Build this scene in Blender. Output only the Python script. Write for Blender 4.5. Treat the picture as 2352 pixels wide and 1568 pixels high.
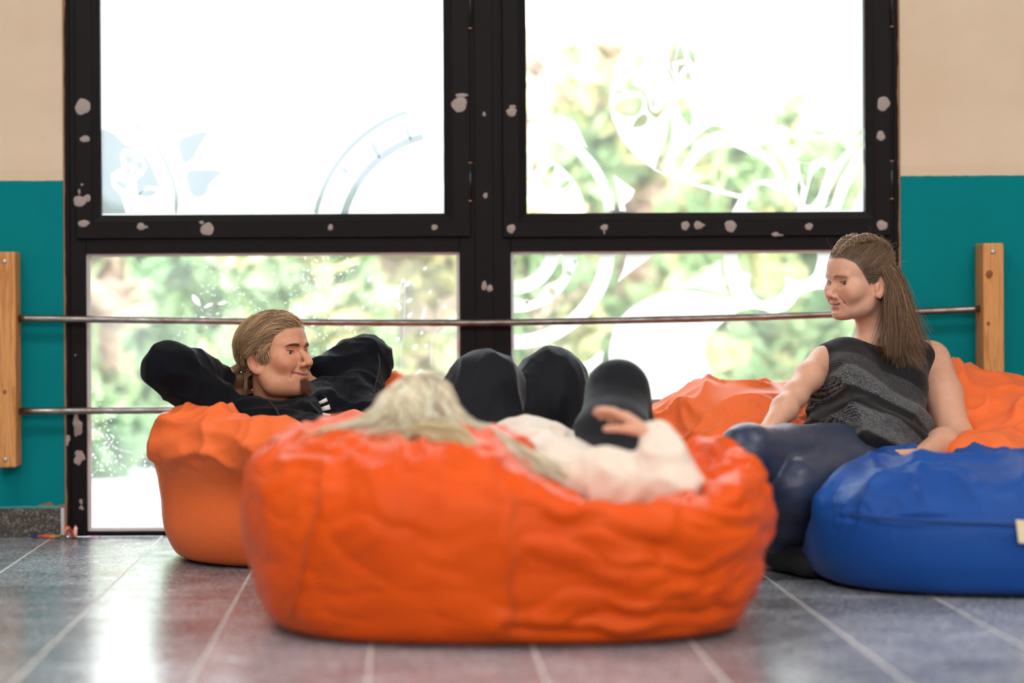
import bpy, bmesh, math, random
import numpy as np
from mathutils import Vector, Matrix
from mathutils.geometry import tessellate_polygon

for o in list(bpy.data.objects):
    bpy.data.objects.remove(o)
SC = bpy.context.scene
COL = SC.collection
random.seed(7)
RNG = np.random.default_rng(11)

# ------------------------------------------------------------------ camera
CAM_D, CAM_H, FPX = 6.65, 0.637, 85.0 / 36.0 * 2352.0
VPX, VPY, ROLL = 919.0, 696.0, 0.0055
cd = bpy.data.cameras.new('camera')
cam = bpy.data.objects.new('camera', cd)
COL.objects.link(cam)
cd.lens, cd.sensor_width = 85.0, 36.0
cd.shift_x = (1176.0 - VPX) / 2352.0
cd.shift_y = -(784.0 - VPY) / 2352.0
cam.matrix_world = (Matrix.Translation((0, -CAM_D, CAM_H)) @ Matrix.Rotation(math.pi / 2, 4, 'X')
                    @ Matrix.Rotation(-ROLL, 4, 'Z'))
cd.dof.use_dof = True
cd.dof.focus_distance = 6.06
cd.dof.aperture_fstop = 1.35
cd.clip_start, cd.clip_end = 0.05, 300
SC.camera = cam

# ------------------------------------------------------------------ light
W = bpy.data.worlds.new('overcast_sky')
SC.world = W
W.use_nodes = True
W.node_tree.nodes['Background'].inputs[0].default_value = (0.90, 0.95, 1.0, 1)
W.node_tree.nodes['Background'].inputs[1].default_value = 11.0


def area(name, loc, rot, sx, sy, power, color):
    l = bpy.data.lights.new(name, 'AREA')
    l.shape, l.size, l.size_y, l.energy, l.color = 'RECTANGLE', sx, sy, power, color
    o = bpy.data.objects.new(name, l)
    o.location, o.rotation_euler = loc, rot
    COL.objects.link(o)
    return o


# daylight from the window wall on the far side of the hall, behind the camera, and the hall's ceiling lamps
area('hall_windows_daylight', (0.6, -8.6, 2.70), (math.radians(66), 0, 0), 6.4, 0.9, 165, (1.0, 0.97, 0.94))
for k, (lx, ly) in enumerate(((-1.4, -2.5), (2.2, -2.5), (-1.4, -5.6), (2.2, -5.6))):
    area('ceiling_lamp_light', (lx, ly, 3.12), (0, 0, 0), 1.6, 0.7, 42, (1.0, 0.96, 0.91))

SC.view_settings.view_transform = 'Standard'
SC.view_settings.look = 'None'
SC.view_settings.gamma = 1.0
SC.view_settings.use_curve_mapping = False
SC.view_settings.exposure = 0.0
SC.cycles.use_denoising = True
SC.cycles.sample_clamp_indirect = 6.0
SC.cycles.max_bounces = 5
SC.cycles.diffuse_bounces = 3
SC.cycles.glossy_bounces = 2
SC.cycles.transmission_bounces = 4
SC.cycles.use_light_tree = False
SC.cycles.use_adaptive_sampling = True
SC.cycles.adaptive_threshold = 0.08
SC.cycles.adaptive_min_samples = 12
SC.cycles.transparent_max_bounces = 24
SC.cycles.caustics_reflective = False
SC.cycles.caustics_refractive = False


# ------------------------------------------------------------------ helpers
def P(px, py, Y):
    """the point at depth Y (0 = window wall) that the photograph shows at pixel px, py"""
    u, v = (px - VPX) / FPX, -(py - VPY) / FPX
    c, s = math.cos(ROLL), math.sin(ROLL)
    u, v = u * c + v * s, -u * s + v * c
    d = Y + CAM_D
    return np.array((u * d, Y, CAM_H + v * d))


def hexc(h):
    h = h.lstrip('#')
    v = [int(h[i:i + 2], 16) / 255 for i in (0, 2, 4)]
    return tuple(x / 12.92 if x <= 0.04045 else ((x + 0.055) / 1.055) ** 2.4 for x in v)


class NT:
    def __init__(self, m):
        self.t = m.node_tree
        self.n = self.t.nodes
        self.b = self.n.get('Principled BSDF')
        self.out = self.n.get('Material Output')

    def add(self, kind, **kw):
        x = self.n.new(kind)
        for k, v in kw.items():
            setattr(x, k, v)
        return x

    def link(self, a, b):
        self.t.links.new(a, b)

    def noise(self, scale, detail=4, rough=0.55, vec=None, dist=0.0):
        x = self.add('ShaderNodeTexNoise')
        x.inputs['Scale'].default_value = scale
        x.inputs['Detail'].default_value = detail
        x.inputs['Roughness'].default_value = rough
        x.inputs['Distortion'].default_value = dist
        if vec is not None:
            self.link(vec, x.inputs['Vector'])
        return x

    def coords(self, sx=1, sy=1, sz=1, kind='Object', rot=(0, 0, 0)):
        c = self.add('ShaderNodeTexCoord')
        m = self.add('ShaderNodeMapping')
        m.inputs['Scale'].default_value = (sx, sy, sz)
        m.inputs['Rotation'].default_value = rot
        self.link(c.outputs[kind], m.inputs['Vector'])
        return m.outputs[0]

    def ramp(self, fac, stops):
        r = self.add('ShaderNodeValToRGB')
        el = r.color_ramp.elements
        while len(el) > len(stops):
            el.remove(el[-1])
        while len(el) < len(stops):
            el.new(1)
        for e, (p, c) in zip(el, stops):
            e.position = p
            e.color = tuple(c) + (1,) if len(c) == 3 else c
        self.link(fac, r.inputs[0])
        return r.outputs[0]

    def bump(self, height, strength=0.3, dist=0.002, normal=None):
        b = self.add('ShaderNodeBump')
        b.inputs['Strength'].default_value = strength
        b.inputs['Distance'].default_value = dist
        self.link(height, b.inputs['Height'])
        if normal is not None:
            self.link(normal, b.inputs['Normal'])
        self.link(b.outputs[0], self.b.inputs['Normal'])
        return b.outputs[0]

    def mix(self, fac, a, b, blend='MIX'):
        m = self.add('ShaderNodeMix', data_type='RGBA', blend_type=blend)
        for sock, v in ((m.inputs[0], fac), (m.inputs[6], a), (m.inputs[7], b)):
            if hasattr(v, 'is_output'):
                self.link(v, sock)
            elif isinstance(v, (int, float)):
                sock.default_value = v
            else:
                sock.default_value = tuple(v) + (1,)
        return m.outputs[2]

    def math(self, op, a, b=None, clamp=False):
        m = self.add('ShaderNodeMath', operation=op, use_clamp=clamp)
        for sock, v in zip(m.inputs, (a, b)):
            if v is None:
                continue
            if hasattr(v, 'is_output'):
                self.link(v, sock)
            else:
                sock.default_value = v
        return m.outputs[0]


def mat(name, color=(0.8, 0.8, 0.8), rough=0.6, spec=0.5, metal=0.0, sheen=0.0):
    m = bpy.data.materials.new(name)
    m.use_nodes = True
    b = m.node_tree.nodes['Principled BSDF']
    b.inputs['Base Color'].default_value = tuple(color) + (1,)
    b.inputs['Roughness'].default_value = rough
    b.inputs['Specular IOR Level'].default_value = spec
    b.inputs['Metallic'].default_value = metal
    b.inputs['Sheen Weight'].default_value = sheen
    return m


def tag(o, label=None, cat=None, group=None, kind=None):
    if label:
        o['label'] = label
    if cat:
        o['category'] = cat
    if group:
        o['group'] = group
    if kind:
        o['kind'] = kind
    return o


def empty(name, loc=(0, 0, 0)):
    o = bpy.data.objects.new(name, None)
    o.location = loc
    o.empty_display_size = 0.05
    COL.objects.link(o)
    return o


def adopt(child, parent):
    child.parent = parent
    child.matrix_parent_inverse = Matrix.Translation(parent.location).inverted() if parent.type == 'EMPTY' else parent.matrix_basis.inverted()
    return child


def mesh_obj(name, verts, faces, m, parent=None, smooth=True, colors=None):
    me = bpy.data.meshes.new(name)
    verts = np.asarray(verts, dtype=np.float32)
    if isinstance(faces, np.ndarray):
        nf, k = faces.shape
        me.vertices.add(len(verts))
        me.vertices.foreach_set('co', verts.ravel())
        me.loops.add(nf * k)
        me.loops.foreach_set('vertex_index', faces.astype(np.int32).ravel())
        me.polygons.add(nf)
        me.polygons.foreach_set('loop_start', np.arange(0, nf * k, k, dtype=np.int32))
        me.polygons.foreach_set('loop_total', np.full(nf, k, dtype=np.int32))
        me.update(calc_edges=True)
    else:
        me.from_pydata([tuple(v) for v in verts], [], faces)
        me.update()
    me.validate()
    me.polygons.foreach_set('use_smooth', np.full(len(me.polygons), smooth, dtype=bool))
    if colors is not None:
        at = me.color_attributes.new('tint', 'FLOAT_COLOR', 'POINT')
        c = np.ones((len(verts), 4), np.float32)
        c[:, :3] = colors
        at.data.foreach_set('color', c.ravel())
    for mm in (m if isinstance(m, (list, tuple)) else [m]):
        me.materials.append(mm)
    o = bpy.data.objects.new(name, me)
    COL.objects.link(o)
    if parent is not None:
        adopt(o, parent)
    return o


def bm_obj(name, bm, m, parent=None, smooth=False):
    me = bpy.data.meshes.new(name)
    bm.normal_update()
    bm.to_mesh(me)
    bm.free()
    me.polygons.foreach_set('use_smooth', np.full(len(me.polygons), smooth, dtype=bool))
    for mm in (m if isinstance(m, (list, tuple)) else [m]):
        me.materials.append(mm)
    o = bpy.data.objects.new(name, me)
    COL.objects.link(o)
    if parent is not None:
        adopt(o, parent)
    return o


def bm_box(bm, x0, x1, y0, y1, z0, z1, bev=0.0, seg=2):
    r = bmesh.ops.create_cube(bm, size=1)
    vs = r['verts']
    for v in vs:
        v.co = Vector((x0 + (v.co.x + .5) * (x1 - x0), y0 + (v.co.y + .5) * (y1 - y0), z0 + (v.co.z + .5) * (z1 - z0)))
    if bev > 0:
        es = {e for v in vs for e in v.link_edges}
        bmesh.ops.bevel(bm, geom=list(es), offset=bev, segments=seg, affect='EDGES', profile=0.5)


def box(name, x0, x1, y0, y1, z0, z1, m, parent=None, bev=0.003, smooth=False):
    bm = bmesh.new()
    bm_box(bm, x0, x1, y0, y1, z0, z1, bev)
    return bm_obj(name, bm, m, parent, smooth)


def tube_mesh(paths, radii, sides=8, caps=True, flat=None):
    """several tubes in one vertex / face list; paths: list of (n,3); radii: list of (n,)"""
    V, F, base = [], [], 0
    ang = np.linspace(0, 2 * math.pi, sides, endpoint=False)
    for p, r in zip(paths, radii):
        p = np.asarray(p, float)
        n = len(p)
        t = np.gradient(p, axis=0)
        t /= np.linalg.norm(t, axis=1)[:, None] + 1e-12
        up = np.array((0, 0, 1.0)) if abs(t[0, 2]) < 0.9 else np.array((1.0, 0, 0))
        u = np.cross(t[0], up)
        u /= np.linalg.norm(u)
        U = [u]
        for k in range(1, n):
            u = u - t[k] * np.dot(u, t[k])
            u /= np.linalg.norm(u) + 1e-12
            U.append(u)
        U = np.array(U)
        B = np.cross(t, U)
        r = np.broadcast_to(np.asarray(r, float), (n,))
        ring = (p[:, None, :] + r[:, None, None] * (np.cos(ang)[None, :, None] * U[:, None, :] + np.sin(ang)[None, :, None] * B[:, None, :]))
        V.append(ring.reshape(-1, 3))
        for k in range(n - 1):
            for j in range(sides):
                a, b2 = base + k * sides + j, base + k * sides + (j + 1) % sides
                F.append((a, b2, b2 + sides, a + sides))
        if caps:
            F.append(tuple(base + j for j in reversed(range(sides))))
            F.append(tuple(base + (n - 1) * sides + j for j in range(sides)))
        base += n * sides
    return np.concatenate(V), F


def tube(name, path, r, m, parent=None, sides=10, smooth=True):
    v, f = tube_mesh([path], [r], sides)
    return mesh_obj(name, v, f, m, parent, smooth)


def spline(pts, n=8, closed=False):
    """Catmull-Rom through the points"""
    p = np.asarray(pts, float)
    k = len(p)
    out = []
    rng = range(k) if closed else range(k - 1)
    for i in rng:
        if closed:
            a, b, c, d = p[(i - 1) % k], p[i], p[(i + 1) % k], p[(i + 2) % k]
        else:
            a, b, c, d = p[max(i - 1, 0)], p[i], p[i + 1], p[min(i + 2, k - 1)]
        t = np.linspace(0, 1, n, endpoint=False)[:, None]
        out.append(0.5 * ((2 * b) + (-a + c) * t + (2 * a - 5 * b + 4 * c - d) * t ** 2 + (-a + 3 * b - 3 * c + d) * t ** 3))
    if not closed:
        out.append(p[-1:])
    return np.concatenate(out)


# ------------------------------------------------------------------ noise and implicit surfaces
_perm = RNG.permutation(512).astype(np.int64)
_grad = RNG.normal(size=(512, 3))
_grad /= np.linalg.norm(_grad, axis=1)[:, None]
_grad = _grad.astype(np.float32)


def pnoise(p):
    p = np.asarray(p, np.float32)
    i = np.floor(p).astype(np.int64)
    f = p - i
    w = f * f * f * (f * (f * 6 - 15) + 10)
    r = 0
    for dx in (0, 1):
        for dy in (0, 1):
            for dz in (0, 1):
                h = _perm[(_perm[(_perm[(i[:, 0] + dx) & 511] + i[:, 1] + dy) & 511] + i[:, 2] + dz) & 511]
                g = _grad[h]
                d = g[:, 0] * (f[:, 0] - dx) + g[:, 1] * (f[:, 1] - dy) + g[:, 2] * (f[:, 2] - dz)
                r = r + d * (w[:, 0] if dx else 1 - w[:, 0]) * (w[:, 1] if dy else 1 - w[:, 1]) * (w[:, 2] if dz else 1 - w[:, 2])
    return r * 1.5


def smin(a, b, k):
    h = np.clip(0.5 + 0.5 * (b - a) / k, 0, 1)
    return b + (a - b) * h - k * h * (1 - h)


def smax(a, b, k):
    return -smin(-a, -b, k)


def cap(a, b, ra, rb=None):
    """tapered capsule"""
    a, b = np.asarray(a, np.float32), np.asarray(b, np.float32)
    rb = ra if rb is None else rb
    ab = b - a
    L2 = float(ab @ ab) + 1e-12

    def f(p):
        h = np.clip(((p - a) @ ab) / L2, 0, 1)
        q = p - a - h[:, None] * ab
        return np.sqrt((q * q).sum(1)) - (ra + (rb - ra) * h)
    R_ = max(ra, rb)
    f.bb = (np.minimum(a, b) - R_, np.maximum(a, b) + R_)
    return f


def ell(c, r, R=None):
    c, r = np.asarray(c, np.float32), np.asarray(r, np.float32)
    R = None if R is None else np.asarray(R, np.float32)

    def f(p):
        q = p - c
        if R is not None:
            q = q @ R
        k0 = np.sqrt(((q / r) ** 2).sum(1))
        k1 = np.sqrt(((q / (r * r)) ** 2).sum(1)) + 1e-9
        return k0 * (k0 - 1) / k1
    e = r if R is None else np.full(3, r.max())
    f.bb = (c - e, c + e)
    return f


def supere(c, r, n=2.5, m=3.0):
    c, r = np.asarray(c, np.float32), np.asarray(r, np.float32)

    def f(p):
        q = np.abs(p - c) / r
        k = ((q[:, 0] ** n + q[:, 1] ** n) ** (m / n) + q[:, 2] ** m) ** (1 / m)
        return (k - 1) * r.min()
    f.bb = (c - r, c + r)
    return f


FAR = 0.16


def union(fs, k):
    """smooth union; fs: list of f or (f, k). Pieces far from the whole query are skipped"""
    fl = [f if isinstance(f, tuple) else (f, k) for f in fs]

    def g(p):
        lo, hi = p.min(0), p.max(0)
        d = None
        for f, kk in fl:
            bb = getattr(f, 'bb', None)
            if bb is not None and max((bb[0] - hi).max(), (lo - bb[1]).max()) > FAR:
                continue
            e = f(p)
            d = e if d is None else smin(d, e, kk)
        return np.full(len(p), FAR, np.float32) if d is None else d
    bbs = [getattr(f, 'bb', None) for f, _ in fl]
    if all(x is not None for x in bbs):
        g.bb = (np.min([x[0] for x in bbs], 0) - .01, np.max([x[1] for x in bbs], 0) + .01)
    return g


def surface(f, lo, hi, h):
    """surface nets of f<0 inside the box; the box may cut the surface open"""
    global FAR
    lo, hi = np.asarray(lo, float), np.asarray(hi, float)
    B = 8
    FAR = max(.075, B * h * 1.4)
    nb = np.maximum(1, np.ceil((hi - lo) / (h * B)).astype(int))
    n = nb * B + 1
    cc = [lo[i] + (np.arange(nb[i]) + .5) * B * h for i in range(3)]
    cx, cy, cz = np.meshgrid(*cc, indexing='ij')
    cen = np.stack([cx, cy, cz], -1).reshape(-1, 3).astype(np.float32)
    fc = np.concatenate([f(c) for c in np.array_split(cen, max(1, len(cen) // 400 + 1))])
    near = (np.abs(fc) < B * h * 1.25).reshape(nb)
    F = np.full(n, 1.0, np.float32)
    sgn = np.where(fc.reshape(nb) < 0, -1.0, 1.0).astype(np.float32)
    F[:-1, :-1, :-1] = sgn.repeat(B, 0).repeat(B, 1).repeat(B, 2)
    F[-1], F[:, -1], F[:, :, -1] = F[-2], F[:, -2], F[:, :, -2]
    idx = np.argwhere(near)
    k3 = idx // 3
    idx = idx[np.lexsort((k3[:, 2], k3[:, 1], k3[:, 0]))]
    off = np.stack(np.meshgrid(*[np.arange(B + 1)] * 3, indexing='ij'), -1).reshape(-1, 3)
    for ch in np.array_split(idx, max(1, len(idx) // 27 + 1)):
        if not len(ch):
            continue
        g = (ch[:, None, :] * B + off[None]).reshape(-1, 3)
        v = f((lo + g * h).astype(np.float32))
        F[g[:, 0], g[:, 1], g[:, 2]] = v
    M = F < 0
    cnt = np.zeros(n - 1, np.int8)
    for a in (0, 1):
        for b in (0, 1):
            for c in (0, 1):
                cnt += M[a:n[0] - 1 + a, b:n[1] - 1 + b, c:n[2] - 1 + c]
    act = (cnt > 0) & (cnt < 8)
    cells = np.argwhere(act)
    vid = np.full(n - 1, -1, np.int64)
    vid[act] = np.arange(len(cells))
    acc = np.zeros((len(cells), 3))
    num = np.zeros(len(cells))
    corner = [(a, b, c) for a in (0, 1) for b in (0, 1) for c in (0, 1)]
    val = {k: F[cells[:, 0] + k[0], cells[:, 1] + k[1], cells[:, 2] + k[2]] for k in corner}
    for k in corner:
        for ax in range(3):
            if k[ax] == 0:
                k2 = tuple(1 if i == ax else k[i] for i in range(3))
                a, b = val[k], val[k2]
                cr = (a < 0) != (b < 0)
                t = np.where(cr, a / np.where(cr, a - b, 1), 0)
                pos = np.tile(np.array(k, float), (len(cells), 1))
                pos[:, ax] += t
                acc += pos * cr[:, None]
                num += cr
    FAR = .16
    V = lo + (cells + acc / num[:, None]) * h
    Q = []
    for ax in range(3):
        u, w = (ax + 1) % 3, (ax + 2) % 3
        s0 = [slice(None)] * 3
        s1 = [slice(None)] * 3
        s0[ax], s1[ax] = slice(0, n[ax] - 1), slice(1, n[ax])
        A, C = M[tuple(s0)], M[tuple(s1)]
        e = np.argwhere(A != C)
        e = e[(e[:, u] > 0) & (e[:, w] > 0) & (e[:, u] < n[u] - 1) & (e[:, w] < n[w] - 1)]
        if not len(e):
            continue
        ins = A[e[:, 0], e[:, 1], e[:, 2]]

        def cell(du, dw):
            q = e.copy()
            q[:, u] += du
            q[:, w] += dw
            return vid[q[:, 0], q[:, 1], q[:, 2]]
        q = np.stack([cell(-1, -1), cell(0, -1), cell(0, 0), cell(-1, 0)], 1)
        q[~ins] = q[~ins][:, ::-1]
        Q.append(q)
    Q = np.concatenate(Q)
    Q = Q[(Q >= 0).all(1)]
    return V, Q


def normals(V, Q):
    n = np.cross(V[Q[:, 2]] - V[Q[:, 0]], V[Q[:, 3 if Q.shape[1] == 4 else 1]] - V[Q[:, 1 if Q.shape[1] == 4 else 0]])
    N = np.zeros_like(V)
    for k in range(Q.shape[1]):
        np.add.at(N, Q[:, k], n)
    return N / (np.linalg.norm(N, axis=1)[:, None] + 1e-12)


def fair(V, Q, it=2, lam=0.5):
    """a little Laplacian smoothing"""
    E = np.concatenate([Q[:, [i, (i + 1) % Q.shape[1]]] for i in range(Q.shape[1])])
    E = np.concatenate([E, E[:, ::-1]])
    deg = np.bincount(E[:, 0], minlength=len(V)).astype(float)
    for _ in range(it):
        S = np.stack([np.bincount(E[:, 0], weights=V[E[:, 1], k], minlength=len(V)) for k in range(3)], 1)
        V = V + lam * (S / np.maximum(deg, 1)[:, None] - V)
    return V


def seg_dist(p, pts):
    d = None
    for a, b in zip(pts[:-1], pts[1:]):
        e = cap(a, b, 0.0)(p)
        d = e if d is None else np.minimum(d, e)
    return d


def sstep(x, a, b):
    t = np.clip((x - a) / (b - a), 0, 1)
    return t * t * (3 - 2 * t)


def nrm(v):
    v = np.asarray(v, float)
    return v / np.linalg.norm(v)


def ridge(p, sc, sharp=1.0):
    """0..1 folds: sharp crests of noise"""
    n = pnoise(p * np.asarray(sc, np.float32))
    return (1 - np.abs(np.clip(n * sharp, -1, 1))) ** 3


# ------------------------------------------------------------------ materials of the room
def m_wall():
    m = mat('woven_wallpaper_two_paints', rough=0.7, spec=0.08)
    n = NT(m)
    pos = n.add('ShaderNodeNewGeometry').outputs['Position']
    sep = n.add('ShaderNodeSeparateXYZ')
    n.link(pos, sep.inputs[0])
    wob = n.noise(60, 2, vec=pos)
    z = n.math('ADD', sep.outputs[2], n.math('MULTIPLY', n.math('SUBTRACT', wob.outputs[0], 0.5), 0.004))
    mp = n.add('ShaderNodeMapping')
    mp.inputs['Scale'].default_value = (1.2, 1, 1.6)
    n.link(pos, mp.inputs['Vector'])
    st = n.noise(2.2, 3, vec=mp.outputs[0])
    cream = n.mix(n.ramp(st.outputs[0], [(0.35, (0, 0, 0)), (0.75, (1, 1, 1))]), (0.69, 0.555, 0.415), (0.76, 0.63, 0.49))
    sm = n.noise(7, 4, 0.7, vec=pos)
    cream = n.mix(n.ramp(sm.outputs[0], [(0.62, (0, 0, 0)), (0.8, (0.35,) * 3)]), cream, (0.33, 0.25, 0.16))
    teal = n.mix(st.outputs[0], (0.0, 0.185, 0.215), (0.0, 0.245, 0.275))
    band = n.math('MULTIPLY', n.math('GREATER_THAN', sep.outputs[2], 0.979), n.math('LESS_THAN', sep.outputs[2], 1.008))
    cream = n.mix(n.math('MULTIPLY', band, 0.25), cream, (0.62, 0.52, 0.33))
    c = n.mix(n.math('GREATER_THAN', z, 0.979), teal, cream)
    # bare plaster where the paint wore off above the skirting
    wear = n.noise(9, 3, 0.7, vec=pos)
    w2 = n.math('GREATER_THAN', n.math('ADD', wear.outputs[0], n.math('MULTIPLY', n.math('SUBTRACT', 0.085, sep.outputs[2]), 9.0)), 0.55)
    c = n.mix(w2, c, (0.30, 0.19, 0.12))
    n.link(c, n.b.inputs['Base Color'])
    mp2 = n.add('ShaderNodeMapping')
    mp2.inputs['Scale'].default_value = (60, 1, 420)
    n.link(pos, mp2.inputs['Vector'])
    rib = n.noise(1.0, 2, vec=mp2.outputs[0])
    n.bump(rib.outputs[0], 0.55, 0.0012)
    return m


def m_frame():
    m = mat('dark_brown_painted_aluminium', (0.0062, 0.0040, 0.0056), 0.5, 0.14)
    n = NT(m)
    g = n.noise(900, 2, vec=n.coords())
    n.bump(g.outputs[0], 0.12, 0.0006)
    return m


def m_tile():
    m = mat('polished_dark_terrazzo', rough=0.2, spec=0.85)
    n = NT(m)
    pos = n.add('ShaderNodeNewGeometry').outputs['Position']
    v = n.add('ShaderNodeTexVoronoi')
    v.inputs['Scale'].default_value = 170
    n.link(pos, v.inputs['Vector'])
    big = n.noise(6, 2, vec=pos)
    a = n.ramp(v.outputs['Color'], [(0.15, (0.15, 0.165, 0.20)), (0.6, (0.32, 0.345, 0.39)), (0.9, (0.52, 0.55, 0.60))])
    oi = n.add('ShaderNodeObjectInfo')
    k = n.math('ADD', 0.75, n.math('MULTIPLY', oi.outputs['Random'], 0.5))
    c = n.mix(1.0, a, n.ramp(big.outputs[0], [(0.3, (0.8,) * 3), (0.7, (1.2,) * 3)]), 'MULTIPLY')
    kk = n.add('ShaderNodeCombineColor')
    for s in kk.inputs:
        n.link(k, s)
    c = n.mix(1.0, c, kk.outputs[0], 'MULTIPLY')
    n.link(c, n.b.inputs['Base Color'])
    r = n.noise(11, 3, 0.65, vec=pos)
    n.link(n.ramp(r.outputs[0], [(0.3, (0.17,) * 3), (0.7, (0.29,) * 3)]), n.b.inputs['Roughness'])
    w = n.noise(3.5, 2, vec=pos)
    n.bump(w.outputs[0], 0.008, 0.01)
    return m


def m_wood():
    m = mat('planed_pine', rough=0.5, spec=0.35)
    n = NT(m)
    co = n.coords(9, 9, 0.55)
    g = n.noise(6, 5, 0.6, vec=co, dist=1.6)
    c = n.ramp(g.outputs[0], [(0.3, (0.60, 0.27, 0.085)), (0.5, (0.72, 0.36, 0.13)), (0.62, (0.50, 0.20, 0.055)), (0.75, (0.70, 0.34, 0.12))])
    fine = n.noise(70, 3, vec=n.coords(6, 6, 0.15))
    c = n.mix(n.ramp(fine.outputs[0], [(0.4, (0,) * 3), (0.7, (0.4,) * 3)]), c, (0.42, 0.17, 0.05))
    n.link(c, n.b.inputs['Base Color'])
    n.bump(g.outputs[0], 0.08, 0.002)
    return m


def m_rail():
    m = mat('worn_steel_pipe', rough=0.33, metal=1.0)
    n = NT(m)
    g = n.noise(24, 6, 0.7, vec=n.coords(0.6, 2, 2))
    n.link(n.ramp(g.outputs[0], [(0.35, (0.33, 0.31, 0.30)), (0.55, (0.22, 0.19, 0.175)), (0.7, (0.16, 0.09, 0.05))]), n.b.inputs['Base Color'])
    n.link(n.ramp(g.outputs[0], [(0.3, (0.22,) * 3), (0.7, (0.5,) * 3)]), n.b.inputs['Roughness'])
    n.bump(g.outputs[0], 0.1, 0.001)
    return m


def m_glass(name, dust):
    m = bpy.data.materials.new(name)
    m.use_nodes = True
    n = NT(m)
    n.n.remove(n.b)
    tr = n.add('ShaderNodeBsdfTransparent')
    tr.inputs[0].default_value = (0.97, 0.985, 0.975, 1)
    gl = n.add('ShaderNodeBsdfGlossy')
    gl.inputs['Roughness'].default_value = 0.02
    fr = n.add('ShaderNodeFresnel')
    fr.inputs[0].default_value = 1.45
    mx = n.add('ShaderNodeMixShader')
    n.link(fr.outputs[0], mx.inputs[0])
    n.link(tr.outputs[0], mx.inputs[1])
    n.link(gl.outputs[0], mx.inputs[2])
    pos = n.add('ShaderNodeNewGeometry').outputs['Position']
    v = n.add('ShaderNodeTexVoronoi')
    v.inputs['Scale'].default_value = 95
    n.link(pos, v.inputs['Vector'])
    patch = n.noise(3.0, 3, vec=pos)
    thr = n.math('MULTIPLY', n.math('MULTIPLY', n.math('SUBTRACT', patch.outputs[0], 0.33, True), 0.62), dust)
    dots = n.math('LESS_THAN', v.outputs['Distance'], thr)
    haze = n.noise(5, 5, 0.7, vec=pos)
    hz = n.math('MULTIPLY', n.ramp(haze.outputs[0], [(0.35, (0,) * 3), (0.8, (0.06,) * 3)]), dust)
    fac = n.math('ADD', n.math('MULTIPLY', dots, 0.75), n.math("ADD", hz, 0.016), True)
    tl = n.add('ShaderNodeBsdfTranslucent')
    tl.inputs[0].default_value = (0.92, 0.94, 0.94, 1)
    m2 = n.add('ShaderNodeMixShader')
    n.link(fac, m2.inputs[0])
    n.link(mx.outputs[0], m2.inputs[1])
    n.link(tl.outputs[0], m2.inputs[2])
    n.link(m2.outputs[0], n.out.inputs[0])
    return m


def m_film():
    m = bpy.data.materials.new('frosted_white_window_film')
    m.use_nodes = True
    n = NT(m)
    n.n.remove(n.b)
    a = n.add('ShaderNodeBsdfTranslucent')
    a.inputs[0].default_value = (0.93, 0.94, 0.94, 1)
    b = n.add('ShaderNodeBsdfDiffuse')
    b.inputs[0].default_value = (0.85, 0.86, 0.86, 1)
    mx = n.add('ShaderNodeMixShader')
    mx.inputs[0].default_value = 0.3
    n.link(a.outputs[0], mx.inputs[1])
    n.link(b.outputs[0], mx.inputs[2])
    t = n.add('ShaderNodeBsdfTransparent')
    m2 = n.add('ShaderNodeMixShader')
    m2.inputs[0].default_value = 0.12
    n.link(mx.outputs[0], m2.inputs[1])
    n.link(t.outputs[0], m2.inputs[2])
    n.link(m2.outputs[0], n.out.inputs[0])
    return m


def m_stone():
    m = mat('dark_terrazzo_skirting', rough=0.4, spec=0.4)
    n = NT(m)
    pos = n.add('ShaderNodeNewGeometry').outputs['Position']
    v = n.add('ShaderNodeTexVoronoi')
    v.inputs['Scale'].default_value = 230
    n.link(pos, v.inputs['Vector'])
    n.link(n.ramp(v.outputs['Color'], [(0.2, (0.03, 0.026, 0.024)), (0.65, (0.08, 0.07, 0.062)), (0.92, (0.28, 0.25, 0.22))]), n.b.inputs['Base Color'])
    return m


WALL, FRAME, TILE, WOOD, RAIL, STONE, FILM = m_wall(), m_frame(), m_tile(), m_wood(), m_rail(), m_stone(), m_film()
GLASS_CLEAN, GLASS_DUSTY = m_glass('window_glass', 0.35), m_glass('dusty_window_glass', 1.0)
GROUT = mat('dark_grout', (0.11, 0.11, 0.115), 0.6, 0.2)
JOINT = mat('pale_joint', (0.62, 0.62, 0.60), 0.6, 0.3)
PLASTER = mat('crumbling_plaster_edge', (0.30, 0.17, 0.10), 0.9, 0.1)
BEAD = mat('light_grey_glazing_bead', (0.62, 0.63, 0.66), 0.5, 0.3)
SPOT = mat('dried_adhesive', (0.36, 0.31, 0.295), 0.8, 0.2)
_n = NT(SPOT)
_g = _n.noise(260, 5, 0.7, vec=_n.coords())
_n.link(_n.ramp(_g.outputs[0], [(0.3, (0.26, 0.215, 0.20)), (0.7, (0.47, 0.42, 0.405))]), _n.b.inputs['Base Color'])
HINGE = mat('hinge_metal', (0.03, 0.03, 0.034), 0.3, 0.5, 0.6)
BRASS = mat('hinge_end_cap', (0.55, 0.30, 0.19), 0.4, 0.5, 0.6)
SCREW = mat('zinc_screw', (0.45, 0.44, 0.42), 0.35, 0.5, 1.0)
WHITE = mat('white_paint', (0.80, 0.80, 0.78), 0.7, 0.2)


def wx(px, py=696):
    return float(P(px, py, 0)[0])


def wz(py, px=919):
    return float(P(px, py, 0)[2])


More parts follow.
